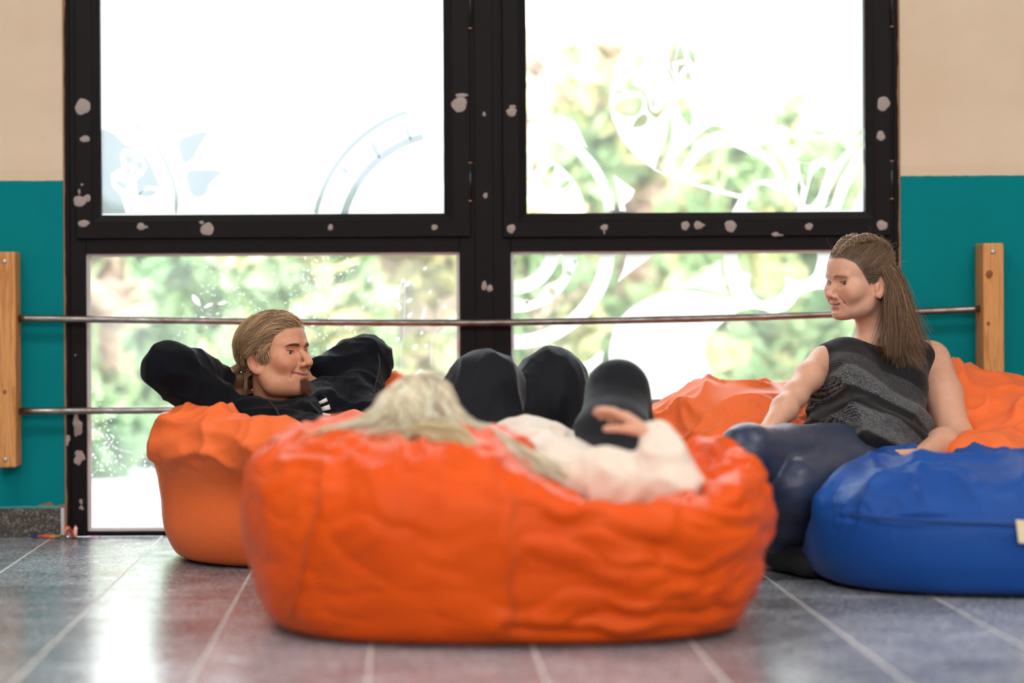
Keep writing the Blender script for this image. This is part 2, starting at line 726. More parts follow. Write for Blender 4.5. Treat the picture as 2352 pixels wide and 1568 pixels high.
# ------------------------------------------------------------------ room shell
XL, XR, ZT, CEIL = wx(147), wx(2069), 2.16, 3.15
ROOM_L, ROOM_R, ROOM_B = -3.3, 4.3, -9.6
wl = tag(box('wall_left', ROOM_L, XL, 0, 0.22, 0, CEIL, WALL, bev=0), 'cream over teal painted wall left of the window', kind='structure')
wr = tag(box('wall_right', XR, ROOM_R, 0, 0.22, 0, CEIL, WALL, bev=0), 'cream over teal painted wall right of the window', kind='structure')
tag(box('wall_top', XL, XR, 0, 0.22, ZT, CEIL, WALL, bev=0), 'cream painted wall above the window', kind='structure')
HALL = mat('hall_plaster', (0.72, 0.62, 0.48), 0.8, 0.2)
tag(box('wall_west', ROOM_L - .2, ROOM_L, ROOM_B, 0.22, 0, CEIL, HALL, bev=0), 'plain side wall of the hall', kind='structure')
tag(box('wall_east', ROOM_R, ROOM_R + .2, ROOM_B, 0.22, 0, CEIL, HALL, bev=0), 'plain side wall of the hall', kind='structure')
tag(box('wall_back', ROOM_L, ROOM_R, ROOM_B - .2, ROOM_B, 0, CEIL, HALL, bev=0), 'plain rear wall of the hall', kind='structure')
tag(box('ceiling', ROOM_L - .2, ROOM_R + .2, ROOM_B - .2, 0.22, CEIL, CEIL + .2, WHITE, bev=0), 'white ceiling of the hall', kind='structure')

# floor: grout bed with polished tiles laid on it
floor = tag(box('floor', ROOM_L - .2, ROOM_R + .2, ROOM_B - .2, 0.0, -0.12, -0.0018, GROUT, bev=0), 'dark polished terrazzo tile floor with pale joints', kind='structure')
bm = bmesh.new()
bm_box(bm, -0.1474, 0.1474, -0.1496, 0.1496, -0.010, 0, 0.0003, 1)
tile0 = bm_obj('floor_tile', bm, TILE)
TX0, TY0 = wx(122, 1228) - 0.3 * 5, 0.0
first = True
for i in range(17):
    for j in range(14):
        o = tile0 if first else tile0.copy()
        if not first:
            COL.objects.link(o)
        first = False
        o.location = (TX0 + 0.3 * (i + .5), -0.25 - 0.3 * (j - .5) - (0.004 if j > 4 else 0), RNG.uniform(-0.0002, 0.0001))
        o.rotation_euler = (RNG.normal(0, 0.0002), RNG.normal(0, 0.0002), 0)
        o.scale = (1, 1, 1)
        if j == 0:
            o.scale = (1, 0.25 / 0.3, 1)
            o.location.y = -0.125
        adopt(o, floor)
for i in range(18):
    x = TX0 + 0.3 * i
    box('joint_strip', x - .0027, x + .0027, -0.25 - 0.3 * 13, -0.001, -0.004, -0.0003, JOINT, floor, bev=0)
for x0, x1 in ((-1.3, -.86), (-.83, -.60), (-.58, -.36), (-.33, .14), (.17, .42), (.46, .9), (.93, 1.16), (1.2, 1.9), (1.93, 2.3)):
    box('joint_strip', x0, x1, -1.4545, -1.4495, -0.004, -0.0002, JOINT, floor, bev=0)
# far part of the hall floor, towards the camera and behind it
box('tiled_area', ROOM_L, ROOM_R, ROOM_B, -0.25 - 0.3 * 13 - 0.003, -0.01, -0.0004, TILE, floor, bev=0)
box('tiled_strip', ROOM_L, TX0 - .003, -0.25 - 0.3 * 13, 0, -0.01, -0.0004, TILE, floor, bev=0)
box('tiled_strip', TX0 + 5.1 + .003, ROOM_R, -0.25 - 0.3 * 13, 0, -0.01, -0.0004, TILE, floor, bev=0)

# skirting of terrazzo slabs with a smear of teal paint along its top
SK = wz(1166, 60)
bl = tag(empty('baseboard_left', (XL - .6, 0, 0)), 'speckled dark stone skirting under the teal wall left of the window', kind='structure')
box('slab', ROOM_L, XL - 0.012, -0.013, 0.0, 0, SK, STONE, bl, 0.002)
PAINTLINE = mat('turquoise_paint_smear', (0.05, 0.36, 0.38), 0.5, 0.4)
v, f = tube_mesh([np.array([[x, -0.008 + 0.002 * math.sin(x * 40), SK + 0.0015 + 0.001 * math.sin(x * 23)] for x in np.linspace(XL - .45, XL - .01, 24)])],
                 [np.array([0.0012 + 0.0022 * t for t in np.linspace(0, 1, 24)])], 6)
mesh_obj('paint_smear', v, f, PAINTLINE, bl)
box('grout_bead', XL - 0.012, XL - 0.001, -0.009, 0.0, 0, SK, BEAD, bl, 0.002)
br = tag(empty('baseboard_right', (XR + .6, 0, 0)), 'speckled dark stone skirting under the teal wall right of the window', kind='structure')
box('slab', XR + 0.012, ROOM_R, -0.013, 0.0, 0, SK, STONE, br, 0.002)


# ragged plaster edge between wall and window frame
def ragged(name, x, sgn, label):
    zs = np.arange(0.0, ZT, 0.012)
    V, F = [], []
    for z in zs:
        w = 0.0035 + 0.0035 * abs(pnoise(np.array([[z * 9, x * 7, 0.3]]))[0]) + 0.003 * max(0, pnoise(np.array([[z * 31, x * 3, 4.3]]))[0])
        V += [(x, -0.003, z), (x + sgn * w, -0.0015, z + .002), (x + sgn * w, 0.02, z)]
    for k in range(len(zs) - 1):
        for j in (0, 1):
            q = (3 * k + j, 3 * k + j + 1, 3 * k + j + 4, 3 * k + j + 3)
            F.append(q if sgn < 0 else q[::-1])
    return tag(mesh_obj(name, np.array(V), F, PLASTER, smooth=False), label, kind='structure')


ragged('trim_2', XL, 1, 'crumbling brown plaster edge left of the window frame')
ragged('trim_3', XR, -1, 'crumbling brown plaster edge right of the window frame')

# ------------------------------------------------------------------ window frame
XM0, XM1 = wx(1056), wx(1174)
XJ0, XJ1 = wx(199, 900), wx(2019, 900)
ZB = wz(1216)
ZTR0, ZTR1 = wz(579), wz(545)
fr = tag(empty('trim_1', ((XL + XR) / 2, 0, 0)), 'dark brown metal frame dividing the window into four', kind='structure')
box('jamb', XL + .003, wx(161), 0.004, 0.09, 0, ZT, FRAME, fr, 0.002)
box('jamb', wx(161) + .0006, XJ0, 0.0, 0.09, 0, ZT, FRAME, fr, 0.002)
box('jamb', wx(2055), XR - .003, 0.004, 0.09, 0, ZT, FRAME, fr, 0.002)
box('jamb', XJ1, wx(2055) - .0006, 0.0, 0.09, 0, ZT, FRAME, fr, 0.002)
box('mullion', XM0, XM1, 0.0, 0.09, 0, ZT, FRAME, fr, 0.002)
box('mullion_cover', wx(1092), wx(1134), -0.004, 0.001, 0, ZT, FRAME, fr, 0.0015)
for a, b in ((XJ0, XM0), (XM1, XJ1)):
    box('transom', a, b, 0.0, 0.09, ZTR0, ZTR1 + 0.03, FRAME, fr, 0.002)
    box('sill', a, b, 0.0, 0.09, 0, ZB, FRAME, fr, 0.002)
    box('head', a, b, 0.0, 0.09, ZT - 0.06, ZT, FRAME, fr, 0.002)


def nested(name, rects, m, parent):
    """mitred frame: rects = list of (x0,x1,z0,z1,y) lofted one to the next"""
    V, F = [], []
    for (x0, x1, z0, z1, y) in rects:
        V += [(x0, y, z0), (x1, y, z0), (x1, y, z1), (x0, y, z1)]
    for k in range(len(rects) - 1):
        for j in range(4):
            a, b = 4 * k + j, 4 * k + (j + 1) % 4
            F.append((a, b, b + 4, a + 4))
    return mesh_obj(name, np.array(V), F, m, parent, smooth=False)


def sash(name, label, o, p):
    """o: outer x0,x1,z0,z1; p: pane x0,x1,z0,z1"""
    root = tag(empty(name, ((o[0] + o[1]) / 2, 0, o[2])), label, kind='structure')

    def inset(t):
        return [o[i] + (p[i] - o[i]) * t for i in range(4)]
    nested('sash_frame', [tuple(inset(0)) + (0.0,), tuple(inset(0)) + (-0.013,), tuple(inset(.03)) + (-0.0145,), tuple(inset(.66)) + (-0.0145,), tuple(inset(.68)) + (-0.0125,),
                          tuple(inset(.70)) + (-0.0125,), tuple(inset(.97)) + (-0.0065,), tuple(inset(1)) + (-0.005,), tuple(inset(1)) + (0.030,), tuple(inset(.9)) + (0.05,), tuple(inset(0)) + (0.05,), tuple(inset(0)) + (0.0,)], FRAME, root)
    return root


def pane(root, p, m, y=0.026):
    return box('pane', p[0], p[1], y, y + 0.005, p[2], p[3], m, root, bev=0)


PA = (wx(231, 300), wx(1019, 300), wz(492, 625), ZT - 0.13)
PB = (wx(1209, 300), wx(1986, 300), wz(488, 1600), ZT - 0.13)
OA = (wx(174, 300), wx(1079, 300), wz(546, 625), ZT - 0.05)
OB = (wx(1154, 300), wx(2044, 300), wz(543, 1600), ZT - 0.05)
PC = (XJ0, XM0, ZB, ZTR0)
PD = (XM1, XJ1, ZB, ZTR0)
W1 = sash('window_1', 'upper left sash covered with frosted white film', OA, PA)
W2 = sash('window_2', 'upper right sash with white flower film on clear glass', OB, PB)
W3 = tag(empty('window_3', ((PC[0] + PC[1]) / 2, 0, ZB)), 'lower left fixed pane of dusty clear glass', kind='structure')
W4 = tag(empty('window_4', ((PD[0] + PD[1]) / 2, 0, ZB)), 'lower right fixed pane with white ornamental film', kind='structure')
pane(W1, PA, GLASS_CLEAN)
pane(W2, PB, GLASS_CLEAN)
for w, p, gm in ((W3, PC, GLASS_DUSTY), (W4, PD, GLASS_CLEAN)):
    pane(w, p, gm, 0.045)
    q = 0.008
    nested('glazing_bead', [(p[0], p[1], p[2], p[3], 0.012), (p[0] + q * .5, p[1] - q * .5, p[2] + q * .5, p[3] - q * .5, 0.014), (p[0] + q, p[1] - q, p[2] + q, p[3] - q, 0.022), (p[0] + q, p[1] - q, p[2] + q, p[3] - q, 0.045)], BEAD, w)

# hinges: a pin barrel with pale end caps
for root, px, ys in ((W1, 1080, ((375, 460), (-60, 64))), (W2, 2048, ((371, 455), (-60, 60)))):
    for y0, y1 in ys:
        a, b = P(px, y1, -0.012), P(px, y0, -0.012)
        h = tube('hinge', [a, b], 0.0052, HINGE, root, 12)
        for c, d in ((a, -1), (b, 1)):
            tube('hinge_cap', [c + np.array((0, 0, d * 0.0001)), c + np.array((0, 0, d * 0.003))], 0.0056, BRASS, h, 12)


def blob(name, px, py, rx, ry, Y, m, parent, seed, rag=0.12, th=0.0009):
    r = np.random.default_rng(seed)
    n = 26
    a = np.linspace(0, 2 * math.pi, n, endpoint=False)
    ph = r.uniform(0, 6.3, 4)
    k = 1 + rag * (np.sin(2 * a + ph[0]) * .5 + np.sin(3 * a + ph[1]) * .5 + np.sin(5 * a + ph[2]) * .35 + np.sin(9 * a + ph[3]) * .2)
    s = (CAM_D + Y) / FPX
    c = P(px, py, Y)
    x, z = c[0] + np.cos(a) * rx * k * s, c[2] + np.sin(a) * ry * k * s
    V = [(x[i], Y, z[i]) for i in range(n)] + [(c[0] + (x[i] - c[0]) * .9, Y - th, c[2] + (z[i] - c[2]) * .9) for i in range(n)] + [(c[0], Y - th * .8, c[2])]
    F = [(i, (i + 1) % n, n + (i + 1) % n, n + i) for i in range(n)] + [(n + i, n + (i + 1) % n, 2 * n) for i in range(n)]
    return mesh_obj(name, np.array(V), F, m, parent, True)


spots = {
    W1: [(190, 245, 18, 18), (195, 319, 11, 8), (183, 462, 14, 13), (200, 455, 9, 8), (182, 440, 3, 6), (192, 513, 13, 8), (324, 520, 10, 8), (476, 526, 16, 14), (463, 511, 6, 4),
         (759, 522, 6, 7), (998, 522, 7, 7), (1055, 240, 17, 18), (1060, 219, 14, 5), (188, 424, 3, 3), (336, 521, 4, 3)],
    W2: [(1175, 257, 11, 11), (1177, 245, 8, 4), (1174, 525, 10, 10), (1388, 522, 9, 7), (1574, 518, 10, 10), (1604, 517, 11, 9), (1614, 517, 6, 3), (1678, 519, 14, 13), (1781, 538, 9, 5), (1792, 540, 8, 2),
         (1858, 520, 9, 8), (2029, 238, 14, 17), (2023, 312, 10, 11), (2026, 517, 12, 12), (1388, 532, 2, 6)],
    fr: [(1112, 262, 4, 5), (1115, 449, 5, 7), (1112, 656, 6, 11), (1125, 662, 7, 8)]}
sd = 100
for root, lst in spots.items():
    for (px, py, rx, ry) in lst:
        sd += 1
        blob('adhesive_spot', px, py, rx, ry, -0.0147 if root is not fr else -0.0042, SPOT, root, sd)
for (px, py, rx, ry) in ((178, 978, 11, 23), (155, 1010, 5, 14), (182, 1050, 13, 15), (186, 1152, 4, 6), (187, 1166, 5, 5), (173, 815, 2, 2)):
    sd += 1
    blob('adhesive_spot', px, py, rx, ry, -0.0003, SPOT, fr, sd, 0.3)


# ------------------------------------------------------------------ film ornaments on the glass
def film(name, root, Y, loops, org, sc, n=7):
    """loops in crop pixels: first outer, the rest holes. org, sc: crop origin and scale"""
    L = []
    for lp in loops:
        smooth = True
        if lp and lp[0] == 'poly':
            lp, smooth = lp[1:], False
        q = np.array(lp, float) / sc + np.array(org, float)
        if smooth:
            q = spline(q, n, True)
        L.append([Vector((P(a, b, Y)[0], P(a, b, Y)[2], 0)) for a, b in q])
    tri = tessellate_polygon(L)
    flat = [v for l in L for v in l]
    V = np.array([(v.x, Y, v.y) for v in flat])
    F = []
    for t in tri:
        a, b, c = (flat[i] for i in t)
        s = (b.x - a.x) * (c.y - a.y) - (b.y - a.y) * (c.x - a.x)
        F.append(tuple(t) if s > 0 else tuple(reversed(t)))
    return mesh_obj(name, V, F, FILM, root, False)


def arc(c, r0, r1, a0, a1, n=14, wav=0.0, wk=9):
    a = np.radians(np.linspace(a0, a1, n))
    o = [(c[0] + r1 * math.cos(t), c[1] - r1 * math.sin(t)) for t in a]
    i = [(c[0] + (r0 + wav * math.sin(wk * t)) * math.cos(t), c[1] - (r0 + wav * math.sin(wk * t)) * math.sin(t)) for t in a[::-1]]
    return ['poly'] + o + i


def leaf(x, y, l, w, ang, n=7):
    t = math.radians(ang)
    pts = []
    for s in (1, -1):
        for k in range(n):
            u = -1 + 2 * k / n
            if s < 0:
                u = -u
            pts.append((u * l, s * w * (1 - u * u)))
    return ['poly'] + [(x + a * math.cos(t) + b * math.sin(t), y - a * math.sin(t) + b * math.cos(t)) for a, b in pts]


FY = 0.0242
O2, S2 = (1200, 0), 2.94
# upper right: the medallion field with its cut-outs
film('film_medallion', W2, FY, [
    ['poly', (640, -1700), (640, 0), (690, 140), (720, 250), (690, 300), (640, 400), (596, 550), (586, 690), (600, 790), (660, 930), (760, 1050), (900, 1155), (1060, 1222), (1280, 1290), (1460, 1342), (1410, 1432), (2318, 1432), (2318, -1700)],
    [(720, 130), (700, 190), (760, 290), (825, 342), (850, 270), (800, 210)],
    [(675, 380), (720, 355), (815, 380), (810, 440), (770, 465)],
    [(615, 740), (650, 690), (720, 660), (795, 662), (808, 715), (770, 775), (700, 780)],
    [(748, 858), (775, 800), (825, 772), (847, 800), (820, 845)],
    [(1045, 685), (1100, 670), (1140, 760), (1132, 852), (1075, 780)],
    leaf(652, 622, 40, 11, 0), leaf(1110, 160, 75, 16, 68), leaf(1150, 165, 62, 14, 74), leaf(1115, 247, 62, 9, 3),
    ['poly', (975, 350), (1010, 295), (1048, 280), (1030, 410), (1010, 430), (1025, 505), (1000, 470)],
    ['poly', (1068, 285), (1096, 402), (1030, 412)], ['poly', (1115, 305), (1160, 360), (1170, 440), (1130, 400)], ['poly', (1052, 440), (1104, 430), (1048, 510)], ['poly', (1064, 546), (1120, 480), (1165, 560)],
    [(880, 300), (850, 330), (845, 400), (810, 490), (740, 520), (695, 565), (700, 605), (790, 625), (835, 670), (845, 740), (900, 795), (945, 760), (990, 690), (1060, 655), (1100, 640), (1085, 590), (1035, 555), (1000, 480), (970, 390), (930, 330)],
    ['poly', (990, 700), (1000, 760), (1008, 850), (1000, 960), (970, 1060), (945, 1165), (898, 1140), (920, 1060), (975, 920), (988, 820)],
    [(978, 1182), (985, 1120), (1060, 1040), (1180, 920), (1290, 850), (1385, 885), (1300, 890), (1180, 960), (1110, 1060), (1030, 1198)],
    [(1114, 1222), (1150, 1130), (1240, 1030), (1360, 984), (1470, 1010), (1640, 1095), (1712, 1200), (1600, 1215), (1520, 1260), (1470, 1308), (1300, 1262)],
    [(1530, 880), (1640, 790), (1720, 740), (1760, 690), (1850, 645), (1920, 612), (1990, 650), (1960, 700), (1900, 700), (1855, 740), (1885, 800), (1880, 890), (1830, 890), (1750, 845), (1640, 870)],
    [(1605, 1000), (1660, 930), (1770, 912), (1900, 945), (2050, 930), (2215, 965), (2150, 1050), (2100, 1110), (2060, 1065), (1980, 1075), (1930, 1100), (1850, 1080), (1830, 1040), (1720, 1035)],
    [(1532, 1420), (1530, 1340), (1570, 1265), (1640, 1250), (1700, 1280), (1780, 1310), (1850, 1425)],
    ['poly', (1955, 1180), (2020, 1120), (2056, 1135), (2030, 1230), (1990, 1330), (1945, 1385), (1906, 1380)],
    ['poly', (1868, 1090), (1940, 1110), (1915, 1270), (1880, 1200)], ['poly', (1862, 1180), (1884, 1260), (1868, 1350), (1852, 1270)], ['poly', (1690, 1040), (1760, 1080), (1800, 1180), (1850, 1330), (1770, 1200)],
    ['poly', (2170, 1110), (2240, 1000), (2300, 920), (2300, 985), (2220, 1080), (2140, 1210), (2080, 1390), (2036, 1415), (2080, 1280)],
    ['poly', (2250, 1180), (2300, 1080), (2300, 1250), (2215, 1420), (2150, 1420), (2190, 1300)],
    ['poly', (1960, 800), (1975, 795), (1968, 880), (2100, 895), (2230, 920), (2250, 935), (2100, 925), (1955, 905)],
    ['poly', (2240, 915), (2300, 860), (2300, 900), (2260, 935)],
], O2, S2)
film('film_star', W2, FY, [[(895, 330), (870, 400), (840, 500), (770, 525), (738, 560), (760, 580), (820, 610), (850, 680), (862, 735), (900, 760), (935, 735), (960, 690), (1010, 650), (1085, 640), (1060, 590), (1015, 550), (985, 480), (960, 400), (925, 345)],
                           [(905, 478), (872, 510), (862, 560), (890, 592), (930, 580), (948, 535), (935, 490)], leaf(882, 690, 38, 9, 88)], O2, S2)
CC = (-30, 1480)
film('film_ring', W2, FY, [arc(CC, 585, 655, 5.5, 84)], O2, S2)
film('film_ring', W2, FY, [arc(CC, 320, 462, 8, 82, 18, 26, 8), leaf(92, 1105, 60, 20, 70), leaf(188, 1158, 58, 22, 60), leaf(285, 1245, 48, 18, 38), leaf(342, 1332, 38, 13, 20), leaf(368, 1400, 28, 9, 12)], O2, S2)
film('film_ring', W2, FY, [arc(CC, 172, 250, 15, 75)], O2, S2)
film('film_scrap', W2, FY, [['poly', (32, 760), (90, 765), (160, 820), (230, 775), (330, 800), (372, 850), (440, 1000), (330, 925), (220, 870), (120, 815), (32, 805)]], O2, S2)
film('film_scrap', W2, FY, [['poly', (612, 1180), (680, 1225), (760, 1280), (740, 1340), (690, 1380), (700, 1425), (655, 1425), (640, 1320)]], O2, S2)
# lower right
O4, S4, FY4 = (1180, 540), 3.015, 0.0432
CD = (0, 90)
film('film_ring', W4, FY4, [arc(CD, 598, 702, -90, -3)], O4, S4)
film('film_ring', W4, FY4, [arc(CD, 360, 448, -90, -4, 20, 22, 9), leaf(430, 185, 22, 17, -40), leaf(383, 265, 34, 17, -40), leaf(265, 392, 34, 22, -55), leaf(92, 460, 20, 13, -80)], O4, S4)
film('film_ring', W4, FY4, [arc(CD, 222, 320, -90, -4)], O4, S4)
film('film_spike', W4, FY4, [['poly', (782, 112), (1010, 112), (860, 215), (718, 328), (760, 230)]], O4, S4)
film('film_spike', W4, FY4, [['poly', (1068, 370), (1200, 322), (1330, 255), (1428, 165), (1440, 270), (1485, 410), (1360, 385), (1200, 358)]], O4, S4)
film('film_field', W4, FY4, [
    ['poly', (1448, 112), (1455, 230), (1512, 430), (1400, 408), (1280, 385), (1150, 380), (1030, 395), (900, 445), (800, 510), (730, 575), (690, 650), (665, 740), (655, 830), (670, 930), (700, 1030), (760, 1150), (820, 1600), (1560, 1600), (1440, 1060), (1380, 960), (1335, 870), (1326, 800), (1340, 730), (1380, 665),
     (1480, 580), (1560, 530), (1660, 510), (1740, 525), (1800, 545), (1900, 515), (1945, 470), (1960, 440), (2010, 400), (2100, 375), (2250, 370), (2420, 420), (2528, 520), (2528, 112)],
    [(1566, 118), (1556, 200), (1585, 250), (1640, 272), (1632, 330), (1650, 395), (1718, 450), (1800, 435), (1860, 385), (1882, 330), (1880, 285), (1930, 305), (2000, 308), (2060, 280), (2090, 220), (2090, 118), (1912, 118), (1900, 195), (1850, 235), (1800, 242), (1745, 220), (1715, 170), (1712, 118)],
], O4, S4)
film('film_scrap', W4, FY4, [['poly', (480, 880), (540, 850), (600, 795), (625, 810), (610, 900), (560, 940), (500, 960), (470, 900)]], O4, S4)
film('film_scrap', W4, FY4, [['poly', (1480, 615), (1500, 640), (1490, 650)]], O4, S4)
# upper left: nearly the whole pane is frosted
S1, O1 = 1419 / 380.0, (140, 180)
film('film_sheet', W1, FY, [['poly', (338, -6000), (338, 1184), (3290, 1184), (3290, -6000)]], O1, S1)
FILM_CLEAR, FILM_SHEET = mat('thin_blueish_film'), FILM
_n = NT(FILM_CLEAR)
_t = _n.add('ShaderNodeBsdfTransparent')
_t.inputs[0].default_value = (0.32, 0.345, 0.36, 1)
_n.link(_t.outputs[0], _n.out.inputs[0])
FILM = FILM_CLEAR
for nm, lp in (
        ('film_border', ['poly', (352, 430), (450, 470), (540, 560), (640, 610), (700, 640), (760, 720), (820, 850), (850, 930), (735, 925), (690, 990), (660, 1000), (640, 880), (700, 830), (738, 760), (690, 660), (600, 610), (540, 603), (510, 650), (525, 770), (480, 788), (430, 820), (440, 920), (520, 1010), (560, 1160), (352, 1160)]),
        ('film_border', [(480, 340), (560, 350), (640, 420), (760, 520), (860, 680), (960, 930), (975, 1140), (1000, 1140), (1000, 960), (900, 700), (780, 520), (640, 390)]),
        ('film_petal', [(1010, 550), (1100, 490), (1250, 460), (1200, 560), (1140, 670), (1060, 725)]), ('film_petal', [(1080, 815), (1200, 785), (1370, 800), (1280, 900), (1230, 1000), (1125, 1000)]),
        ('film_petal', ['poly', (545, 690), (560, 660), (600, 662), (625, 690), (600, 740), (570, 735)]), ('film_petal', ['poly', (640, 720), (680, 705), (715, 740), (695, 785), (650, 770)]), ('film_petal', ['poly', (555, 790), (585, 755), (602, 780), (590, 820), (560, 818)]), ('film_petal', ['poly', (620, 765), (650, 790), (660, 830), (625, 825)]),
        ('film_leaf', leaf(520, 910, 62, 26, -38)), ('film_leaf', leaf(740, 985, 90, 30, 8)), ('film_stalk', ['poly', (600, 830), (612, 830), (610, 1150), (596, 1150)]),
        ('film_leaf', leaf(2700, 620, 80, 24, 118)), ('film_leaf', leaf(2980, 480, 62, 18, 115)), ('film_leaf', leaf(2440, 790, 46, 20, 140)),
        ('film_arc', arc((3330, 1400), 900, 960, 104, 166)), ('film_arc', arc((3330, 1400), 1150, 1190, 108, 168))):
    film(nm, W1, FY - .0012, [lp], O1, S1)
FILM = FILM_SHEET
# white dabs of paint and runs on the lower left pane
DAB = mat('white_window_paint', (0.9, 0.9, 0.9), 0.8, 0.1)
_n = NT(DAB)
_t = _n.add('ShaderNodeBsdfTranslucent')
_t.inputs[0].default_value = (0.95, 0.95, 0.95, 1)
_n.link(_t.outputs[0], _n.out.inputs[0])
OC, SCc = (200, 560), 2352 / 880.0


def dab(x, y, l, w, ang, mtl=DAB):
    q = np.array(leaf(x, y, l, w, ang)[1:], float) / SCc + np.array(OC)
    V = [tuple(P(a, b, 0.0437)) for a, b in q]
    V2 = [(p[0], p[1] - 0.0006, p[2]) for p in V]
    n = len(V)
    mesh_obj('paint_dab', np.array(V + V2), [tuple(range(n, 2 * n))[::-1]] + [(i, (i + 1) % n, n + (i + 1) % n, n + i) for i in range(n)], mtl, W3, False)


for d in ((1940, 225, 14, 9, 40), (1968, 245, 24, 11, 40), (1735, 215, 22, 9, 55), (1716, 312, 12, 8, 40), (1747, 355, 16, 9, 40), (1843, 346, 15, 9, 45), (1693, 390, 11, 8, 40), (1778, 405, 12, 7, 40), (1978, 347, 22, 9, 35), (1903, 375, 19, 10, 35),
          (1920, 395, 16, 8, 60), (1980, 437, 22, 9, 50), (2065, 430, 45, 7, 70), (2195, 385, 12, 7, 20), (2075, 150, 14, 8, 30), (1660, 122, 10, 7, 0), (2105, 295, 10, 7, 30), (1820, 520, 10, 6, 40), (1905, 585, 17, 10, 45), (2013, 632, 20, 11, 45), (2080, 625, 11, 7, 40),
          (2190, 535, 10, 6, 40), (2055, 545, 11, 6, 40), (2233, 655, 14, 5, 60), (2035, 790, 30, 9, 45), (1490, 635, 20, 9, 40), (1800, 880, 18, 6, 45), (670, 345, 44, 16, -55), (745, 378, 32, 9, 25), (830, 362, 30, 10, 15), (1480, 90, 8, 6, 0)):
    dab(*d)
for pts in (((1928, 235), (1922, 300), (1918, 410)), ((1950, 250), (1950, 330), (1948, 460), (1944, 580), (1930, 620), (1928, 760)), ((2155, 512), (2125, 560), (2113, 640), (2112, 745)), ((2245, 510), (2248, 560))):
    q = spline(np.array(pts, float) / SCc + np.array(OC), 5)
    tube('paint_run', [P(a, b, 0.0437) for a, b in q], 0.0016, DAB, W3, 5)
tube('glass_scratch', [P(a, b, 0.0437) for a, b in spline([(208, 962), (222, 990), (255, 1018), (262, 1028), (300, 1038), (340, 1052)], 5)], 0.0007, DAB, W3, 4)

# ------------------------------------------------------------------ railing
for name, px0, px1, yt, lab, scr, knots in (
        ('wooden_post', -12, 35, 578, 'pine post on the teal wall left of the window carrying both rails', ((10, 600), (12, 1055)), ((11, 900),)),
        ('wooden_post', 2258, 2306, 558, 'knotty pine post on the teal wall behind the woman, right of the window', ((2281, 578),), ((2272, 630), (2270, 743)))):
    a, b = P(px0, yt, -0.095), P(px1, yt, -0.095)
    zb = P(px1, 1074, -0.095)[2]
    root = empty(name, ((a[0] + b[0]) / 2, -0.0475, zb))
    tag(root, lab, 'post')
    box('timber', a[0], b[0], -0.095, -0.0005, zb, a[2], WOOD, root, 0.005)
    for sx, sy in scr:
        c = P(sx, sy, -0.095)
        s = tube('screw', [c + np.array((0, 0.001, 0)), c + np.array((0, -0.0015, 0)), c + np.array((0, -0.0022, 0))], [0.0065, 0.0065, 0.0045], SCREW, root, 14)
    KN = mat('pine_knot', (0.22, 0.075, 0.02), 0.6)
    for sx, sy in knots:
        sd += 1
        blob('knot', sx, sy, 8 if sy < 700 else 4, 10 if sy < 700 else 5, -0.0951, KN, root, sd, 0.1, 0.0004)
for lab, pts in (('upper worn steel pipe of the railing across the window', [(44, 731), (200, 733), (400, 736), (600, 738.5), (800, 740.5), (1000, 741), (1150, 740.5), (1500, 734), (1750, 728), (1910, 722), (2100, 716), (2250, 709.5)]),
                 ('lower worn steel pipe of the railing, mostly hidden behind the bean bags', [(46, 944), (380, 942), (800, 938), (1200, 931), (1530, 924), (1900, 915), (2254, 906)])):
    q = [P(a, b, -0.05) for a, b in spline(pts, 6)]
    tag(tube('railing_pipe', q, 0.0098, RAIL, None, 14), lab, 'railing')

# ------------------------------------------------------------------ litter by the frame
def crumple(name, c, sx, sy, seed, cols, parent, lift):
    r = np.random.default_rng(seed)
    n = 9
    V, C = [], []
    for i in range(n):
        for j in range(n):
            u, v = i / (n - 1) - .5, j / (n - 1) - .5
            V.append((c[0] + u * sx + r.normal(0, sx * .03), c[1] + v * sy + r.normal(0, sy * .05), 0.0012 + lift * abs(math.sin(3 * u + 2.2 * v + seed)) * r.uniform(.55, 1)))
            C.append(cols[min(len(cols) - 1, int((u + .5 + r.normal(0, .08)) * len(cols)) if 0 <= u + .5 < 1 else 0)])
    F = [(i * n + j, (i + 1) * n + j, (i + 1) * n + j + 1, i * n + j + 1) for i in range(n - 1) for j in range(n - 1)]
    return mesh_obj(name, np.array(V), F, FOIL, parent, False, np.array(C))


FOIL = mat('printed_foil', rough=0.35, spec=0.5)
_n = NT(FOIL)
_a = _n.add('ShaderNodeVertexColor', layer_name='tint')
_n.link(_a.outputs[0], _n.b.inputs['Base Color'])
cw = P(135, 1232, -0.04)
lit = tag(empty('sweet_wrapper', (cw[0], cw[1], 0)), 'crumpled orange white and blue sweet wrapper on the floor by the skirting', 'litter')
crumple('wrapper_flap', P(112, 1236, -0.045), 0.095, 0.022, 4, [hexc('#2d5fc0'), hexc('#e0601c'), hexc('#e8731f'), hexc('#8d8a55'), hexc('#9c9468')], lit, 0.010)
crumple('wrapper_ball', P(163, 1232, -0.05), 0.036, 0.030, 9, [hexc('#e8682a'), hexc('#f0f0f0'), hexc('#e9572a'), hexc('#f5f1ee')], lit, 0.036)
pk = P(214, 1230, -0.012)
crumple_o = crumple('paper_scrap', (pk[0], pk[1], 0), 0.026, 0.006, 3, [hexc('#e0189a'), hexc('#d81f9c')], None, 0.003)
tag(crumple_o, 'tiny pink paper scrap against the window sill', 'litter')

